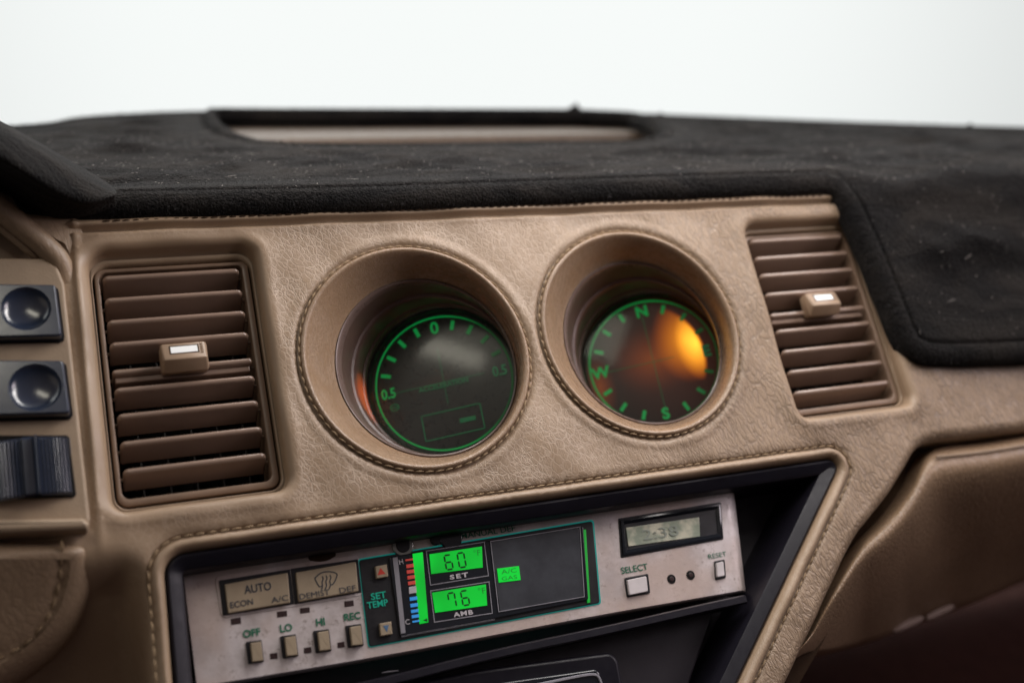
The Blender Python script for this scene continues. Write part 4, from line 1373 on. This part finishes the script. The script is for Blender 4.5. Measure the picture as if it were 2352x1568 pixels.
# raised glass block
cplate('display_glass', [(893, 1278), (1340, 1206), (1352, 1377), (920, 1463)], DN - .001, DN + .0008, 'black_gloss', disp, .0004, .0012)
TN = DN + .0010
cplate('panel_outline', [(902, 1280), (913, 1278), (932, 1452), (921, 1455)], TN - .0004, TN, 'ink_grey', disp, .0001)
def outl_frame(name, px, wd, n, mat, par):
    q = ccw(np.array([at(x, y, n)[:2] for x, y in px])); qi = inset(q, wd)
    g = G(); lofted(g, [LL(q, n), LL(qi, n)]); return g.build(name, mat, par, smooth=False)
outl_frame('grey_outline', [(978, 1264), (1113, 1243), (1123, 1322), (988, 1344)], .00035, TN, 'ink_grey', disp)
outl_frame('grey_outline', [(988, 1355), (1124, 1334), (1132, 1408), (997, 1429)], .00035, TN, 'ink_grey', disp)
cplate('main_window', [(1128, 1244), (1330, 1211), (1341, 1368), (1148, 1403)], TN - .0005, TN + .0001, 'window', disp, .0001, .0008)
outl_frame('grey_outline', [(1126, 1242), (1333, 1208), (1343, 1370), (1145, 1405)], .00032, TN + .0003, 'ink_grey', disp)
outl_frame('grey_outline', [(923, 1459), (1136, 1420), (1136, 1423), (923, 1462)], .0001, TN, 'ink_grey', disp)
cplate('scale_column', [(948, 1271), (971, 1267), (984, 1428), (964, 1432)], TN - .0004, TN + .0001, 'lcd', disp, .0001)
def bars(name, mat, items):
    for (x, y, hgt) in items:
        g = G(); plate(g, [at(a, b, TN)[:2] for a, b in ((x, y), (x + 17, y - 2.6), (x + 17.8, y + hgt - 2.6), (x + .8, y + hgt))], TN - .0003, TN + .0001, .00005)
        g.build(name, mat, disp)
bars('red_scale_bar', 'red', [(931, 1284, 4), (933, 1296, 8), (934, 1309, 8), (935.5, 1322, 8), (937, 1335, 8)])
bars('white_scale_bar', 'wht', [(939, 1347, 16)])
bars('blue_scale_bar', 'blue', [(941, 1371, 8), (942.5, 1386, 8), (944, 1400, 7), (945.5, 1412, 7), (947, 1425, 4)])
cplate('lcd_set', [(987, 1272), (1107, 1254), (1109, 1302), (991, 1317)], TN - .0003, TN + .0002, 'lcd', disp, .00005)
cplate('lcd_ambient', [(993, 1360), (1116, 1341), (1119, 1389), (1000, 1406)], TN - .0003, TN + .0002, 'lcd', disp, .00005)
cplate('lcd_warning', [(1142, 1305), (1192, 1299), (1196, 1331), (1146, 1337)], TN - .0002, TN + .0004, 'lcd', disp, .00005)
cplate('lcd_edge_bar', [(1341, 1216), (1346, 1215), (1356, 1382), (1350, 1384)], DN - .001, DN + .0006, 'lcd_dim', disp, .0001)
SEG = {'0': 'abcdef', '6': 'acdefg', '7': 'abcf'}
def seg7(g, ch, bl, hpx, wpx, n):
    a = at(*bl, n); ux = at(bl[0] + wpx, bl[1] - wpx * .155, n) - a; uy = at(bl[0] - hpx * .12, bl[1] - hpx, n) - a
    uy = np.array([0.0, np.linalg.norm(uy), 0]); ux = np.array([np.linalg.norm(ux), 0, 0]) + 0
    w_ = .16
    sg = {'a': ((.05, 1), (.95, 1)), 'g': ((.05, .5), (.95, .5)), 'd': ((.05, 0), (.95, 0)), 'f': ((0, .53), (0, .97)), 'b': ((1, .53), (1, .97)), 'e': ((0, .03), (0, .47)), 'c': ((1, .03), (1, .47))}
    hw = np.linalg.norm(uy) * .060
    for s in SEG[ch]:
        (x0, y0), (x1, y1) = sg[s]
        p = a + ux * x0 + uy * y0; q = a + ux * x1 + uy * y1
        d = q - p; l = np.linalg.norm(d); d /= l; s_ = np.cross([0, 0, 1], d) * hw
        e = d * hw
        g.add([p, p + e + s_, q - e + s_, q, q - e - s_, p + e - s_], [(0, 5, 4, 3, 2, 1)])
g = G(); seg7(g, '6', (1026, 1308), 33, 15, TN + .0004); seg7(g, '0', (1056, 1303), 33, 15, TN + .0004)
seg7(g, '7', (1034, 1395), 33, 15, TN + .0004); seg7(g, '6', (1064, 1390), 33, 15, TN + .0004)
g.build('lcd_digits', 'lcd_ink', disp)
ctext('lcd_units', [('°F', (1089, 1276), (1104, 1274), 13, TN + .0004), ('°F', (1100, 1364), (1116, 1361), 14, TN + .0004), ('A/C', (1152, 1318), (1187, 1313), 10, TN + .0005), ('GAS', (1153, 1333), (1188, 1328), 9, TN + .0005)], 'lcd_ink_soft', disp)
ctext('white_lettering', [('SET', (1034, 1330), (1076, 1323), 10, TN + .0001, {'bold': .04, 'spacing': 1.3}), ('AMB', (1042, 1416), (1087, 1409), 10, TN + .0001, {'bold': .04, 'spacing': 1.2}), ('H', (918, 1296), (927, 1294), 12, TN + .0001), ('C', (932, 1434), (942, 1432), 12, TN + .0001)], 'wht', disp)
# small index mark on the column
g = G(); g.add([(*at(*p, TN + .0003)[:2], TN + .0003) for p in ((971, 1424), (981, 1419), (982, 1427))], [(0, 1, 2)]); g.build('index_mark', 'lcd_ink', disp)

# clock window and controls on the right
clk = cplate('clock_window', [(1420, 1190), (1656, 1152), (1662, 1238), (1426, 1281)], PN - .003, PN + .0002, 'black', cc, .0001, .0006)
# stepped recess
ck = ccw(np.array([at(x, y, PN)[:2] for x, y in [(1424, 1194), (1652, 1157), (1658, 1235), (1430, 1276)]]))
g = G(); lofted(g, [LL(ck, PN + .0009), LL(inset(ck, .0008), PN + .0012), LL(inset(ck, .0020), PN + .0004)]); g.build('window_bevel', 'black_gloss', clk)
cplate('clock_lcd', [(1438, 1211), (1606, 1187), (1608, 1231), (1444, 1254)], PN, PN + .0006, 'clock_lcd', clk, .0001)
ctext('clock_digits', [('2:38', (1478, 1240), (1560, 1228), 24, PN + .0008, {'bold': .0})], 'clock_ink', clk)
sb = cplate('select_button', [(1435, 1326), (1489, 1316), (1494, 1361), (1441, 1371)], PN - .002, PN + .0006, 'black', cc, .0002, .0006)
cplate('key_face', [(1441, 1331), (1485, 1322), (1489, 1357), (1446, 1366)], PN, PN + .0018, 'key_white', sb, .0003, .0005)
sb2 = cplate('reset_button', [(1641, 1288), (1665, 1283), (1668, 1326), (1644, 1331)], PN - .002, PN + .0006, 'black', cc, .0002, .0006)
cplate('key_face', [(1646, 1292), (1662, 1288), (1665, 1321), (1648, 1325)], PN, PN + .0018, 'key_white', sb2, .0003, .0005)
for (x, y) in ((1542, 1329), (1586, 1320)):
    c = at(x, y, PN); g = G(); q = circ(c[:2], .0019, 28)
    plate(g, q, PN - .002, PN + .0003, .0001); hl = g.build('adjust_hole', 'duct', cc)
    g = G(); q = circ(c[:2], .0010, 20); plate(g, q, PN - .002, PN + .0005, .0002); g.build('adjust_screw', 'led', hl)
ctext('green_lettering', [('SELECT', (1428, 1317), (1489, 1307), 15, PN + .0002, {'bold': .01}), ('RESET', (1628, 1283), (1669, 1276), 11, PN + .0002), ('MANUAL DEF', (1060, 1237), (1184, 1218), 14, PN + .0002, {'bold': .01})], 'ink_green', face)
# knobs and slots half hidden under the bezel edge
for (x, y, rx, mt) in ((924, 1253, .0042, 'metal'), (1034, 1235, .0046, 'black_gloss'), (1000, 1239, .0022, 'black'), (740, 1276, .0052, 'seam_dark')):
    c = at(x, y, PN); g = G(); q = circ(c[:2], rx, 32); 
    if mt == 'seam_dark': q = (q - c[:2]) * np.array([1, .45]) + c[:2]
    plate(g, q, PN - .001, PN + (.0012 if mt != 'seam_dark' else .0003), .0004)
    s_ = g.build('slider_knob' if mt != 'seam_dark' else 'screw_slot', mt, cc)
    if mt == 'metal':
        g = G(); q = circ(c[:2], rx * .66, 32); plate(g, q, PN, PN + .0016, .0003); g.build('knob_cap', 'black', s_)

# ================================================================== SWITCH PANEL, left
SN = .003
swp = thing('switch_panel', at(60, 900, SN - .01), 'beige plastic switch panel cut off by the left edge, holding black switches', 'switch panel')
pp = [(-140, 592), (98, 592), (132, 612), (148, 650), (186, 1000), (207, 1190), (202, 1212), (-140, 1232)]
q = rpoly([at(x, y, SN)[:2] for x, y in pp], .0015, 4)
g = G(); plate(g, q, SN - .016, SN, .0012, 4); g.build('panel_plate', 'panel_tan', swp)
g = G(); plate(g, rpoly([at(x, y, SN + .004)[:2] for x, y in [(-140, 1196), (192, 1190), (206, 1204), (200, 1216), (-140, 1232)]], .0008, 4), SN - .01, SN + .005, .0016, 4); g.build('panel_ledge', 'panel_tan', swp)
def dished_button(px, cpx, rpx, name, label):
    n1 = SN + .0050
    q = rpoly([at(x, y, n1)[:2] for x, y in px], .0010, 4)
    q = ccw(resample(q, .0010, True))
    c = at(*cpx, n1)[:2]; r = rpx / FP * .42
    t = thing(name, (c[0], c[1], SN), label, 'switch', 'black switches on the beige panel')
    dep = .0040
    cl = circ(c, r, 64)
    V, Fc = sheet(inset(q, .0007), [cl], .0016)
    g = G(); g.add([(a, b, n1) for (a, b) in V], Fc)
    rr = []
    for k in range(13):
        f = 1 - k / 13
        rr.append([(c[0] + (x - c[0]) * f, c[1] + (y - c[1]) * f, n1 - dep * (math.sqrt(max(0, 1 - f * f * .98)) - math.sqrt(.02))) for x, y in cl])
    lofted(g, rr, cap1=True)
    rings = [[(x, y, SN - .002) for x, y in q], [(x, y, n1 - .0012) for x, y in q], [(x, y, n1 - .0003) for x, y in inset(q, .0003)], [(x, y, n1) for x, y in inset(q, .0007)]]
    lofted(g, rings)
    g.build('switch_cap', 'switch', t, sharp=60)
    g = G(); pad = inset(q, -.0008); plate(g, pad, SN - .002, SN + .0006, .0002); g.build('switch_well', 'duct', t)
    return t
dished_button([(-140, 648), (128, 652), (143, 771), (-140, 777)], (60, 708), 51, 'rocker_switch', 'upper of two black switches with a round finger dish on the beige panel')
dished_button([(-140, 824), (146, 826), (162, 949), (-140, 957)], (81, 889), 53, 'rocker_switch', 'lower of two black dished switches, directly above the ribbed thumbwheel')
# thumbwheel
tw = thing('thumbwheel', at(80, 1075, SN), 'ribbed black thumbwheel at the bottom of the beige switch panel', 'thumbwheel', 'black switches on the beige panel')
q = rpoly([at(x, y, SN)[:2] for x, y in [(-140, 1000), (158, 1000), (176, 1142), (-140, 1152)]], .0012, 4)
g = G(); plate(g, q, SN - .002, SN + .0007, .0003); g.build('switch_well', 'duct', tw)
pA = at(-60, 1070, SN); pB = at(150, 1070, SN); cu_ = at(62, 1070, SN)
vt = at(80, 1006, SN + .003)[1]; vb = at(80, 1142, SN + .003)[1]
Rw_ = .021; g = G(); rows = []
for k in range(0, 181):
    a = math.radians(-42 + 84 * k / 180)
    rr = Rw_ + .0009 * abs(math.sin(k * math.pi / 7)) - .0005
    if 84 < k < 104: rr = Rw_ + .0007
    if 104 <= k < 112: rr = Rw_ + .0030 * math.sin((k - 104) / 8 * math.pi) + .0003
    rows.append([(cu_[0] + rr * math.sin(a), vv, SN - Rw_ + .0055 + rr * math.cos(a) - (0.0008 if vi in (0, 3) else 0)) for vi, vv in enumerate((vb, vb + .0008, vt - .0008, vt))])
lofted(g, rows, closed=False, flip=True)
g.build('ribbed_wheel', 'switch', tw, sharp=25)

# hood leather ridge and inner frame, upper left of the switch panel
g = G()
rid = smooth_curve([at(x, y, n) for x, y, n in [(-120, 385, .012), (-20, 462, .009), (50, 520, .006), (105, 566, .003), (138, 600, .000), (152, 645, -.003), (160, 720, -.006), (172, 900, -.007), (196, 1180, -.007)]], 3)
tube(g, rid, .0042, 14)
g.build('hood_edge_roll', 'leather_soft', dash)
g = G()
tube(g, smooth_curve([at(x, y, n) for x, y, n in [(-120, 440, .008), (-20, 505, .005), (30, 545, .003), (72, 580, .001), (86, 592, -.001)]], 3), .0017, 10)
g.build('inner_piping', 'leather_soft', dash)
# plane behind hood opening
g = G(); g.add([at(x, y, n) for x, y, n in [(-160, 400, -.004), (60, 520, -.004), (130, 600, -.006), (-160, 620, -.006)]], [(0, 3, 2, 1)])
g.build('hood_inner_panel', 'panel_tan', dash, smooth=False)
# leather filler above ridge, below the flap
g = G(); lofted(g, [[at(x, y, n) for x, y, n in [(-160, 380, .014), (-20, 450, .009), (60, 510, .005), (150, 560, .001), (185, 640, -.002)]], [at(x, y, n) for x, y, n in [(-160, 330, .008), (-20, 420, .004), (60, 470, .001), (170, 500, .000), (205, 560, -.001)]]], closed=False)
g.build('hood_side', 'leather_soft', dash)

# ---- knee panel, lower left
kp = [(-140, 1226), (100, 1234), (190, 1234), (218, 1258), (216, 1330), (190, 1420), (130, 1500), (40, 1568), (-60, 1620), (-140, 1650)]
q = ccw(resample(smooth_curve([at(x, y, .003)[:2] for x, y in kp], 2), .002, True))
g = G()
rings = []
for k in range(8):
    a = math.pi / 2 * k / 7
    rings.append([(x, y, -.008 + .012 * math.sin(a)) for x, y in inset(q, .0075 * (1 - math.cos(a)))])
lofted(g, rings)
Vk, Fk = sheet(inset(q, .0075), [], .0025)
sp = smooth_curve([at(x, y, .004)[:2] for x, y in [(142, 1240), (142, 1300), (132, 1370), (100, 1440), (50, 1488), (-20, 1520), (-100, 1545)]], 3)
dk = seg_dist(Vk, np.asarray(sp), False)
g.add([(a, b, .004 - .0016 * math.exp(-(d / .0012) ** 2)) for (a, b), d in zip(Vk, dk)], Fk)
kneet = thing('knee_panel', at(80, 1400, 0), 'brown padded leather knee panel with a curved stitched seam under the switches', 'knee panel')
def kp_(g):
    P = np.array(g.v); P = push(P, .60 * np.clip(-.060 - P[:, 1], 0, 1)); g.v = [tuple(q) for q in P]
kp_(g)
g.build('padded_skin', 'leather_soft', kneet, sharp=60)
g = G(); stitches(g, np.array([(x, y, .0030) for x, y in sp]), pitch=.0046, length=.0038, r=.0006)
kp_(g)
g.build('stitching', 'thread', kneet)

# ---- lint and short fibres on the mat
g = G()
cand = np.where((de > .01) & (Vm[:, 1] < .22) & (Vm[:, 0] < .32))[0]
for k in range(1300):
    i = rng.choice(cand); p = Fmat[i]; nn = w2f((0, Nm[i, 0], Nm[i, 1]))
    l = rng.uniform(.0003, .0014) if rng.random() < .975 else rng.uniform(.003, .006)
    a = rng.uniform(0, 6.28); t1 = np.array([1.0, 0, 0]); t2 = np.cross(nn, t1)
    d = t1 * math.cos(a) + t2 * math.sin(a)
    jit = (t1 * rng.uniform(-.002, .002) + t2 * rng.uniform(-.002, .002))
    p = p + jit + nn * .0007
    r = rng.uniform(.00005, .00011) * (1.8 if rng.random() < .04 else 1)
    tube(g, [p, p + d * l * .5 + nn * .00008 + t2 * rng.uniform(-.0003, .0003), p + d * l], r, 4)
o = g.build('lint', 'lint'); setp(o, label='pale lint specks and fibres scattered on the black velour mat', cat='lint', kind='stuff')
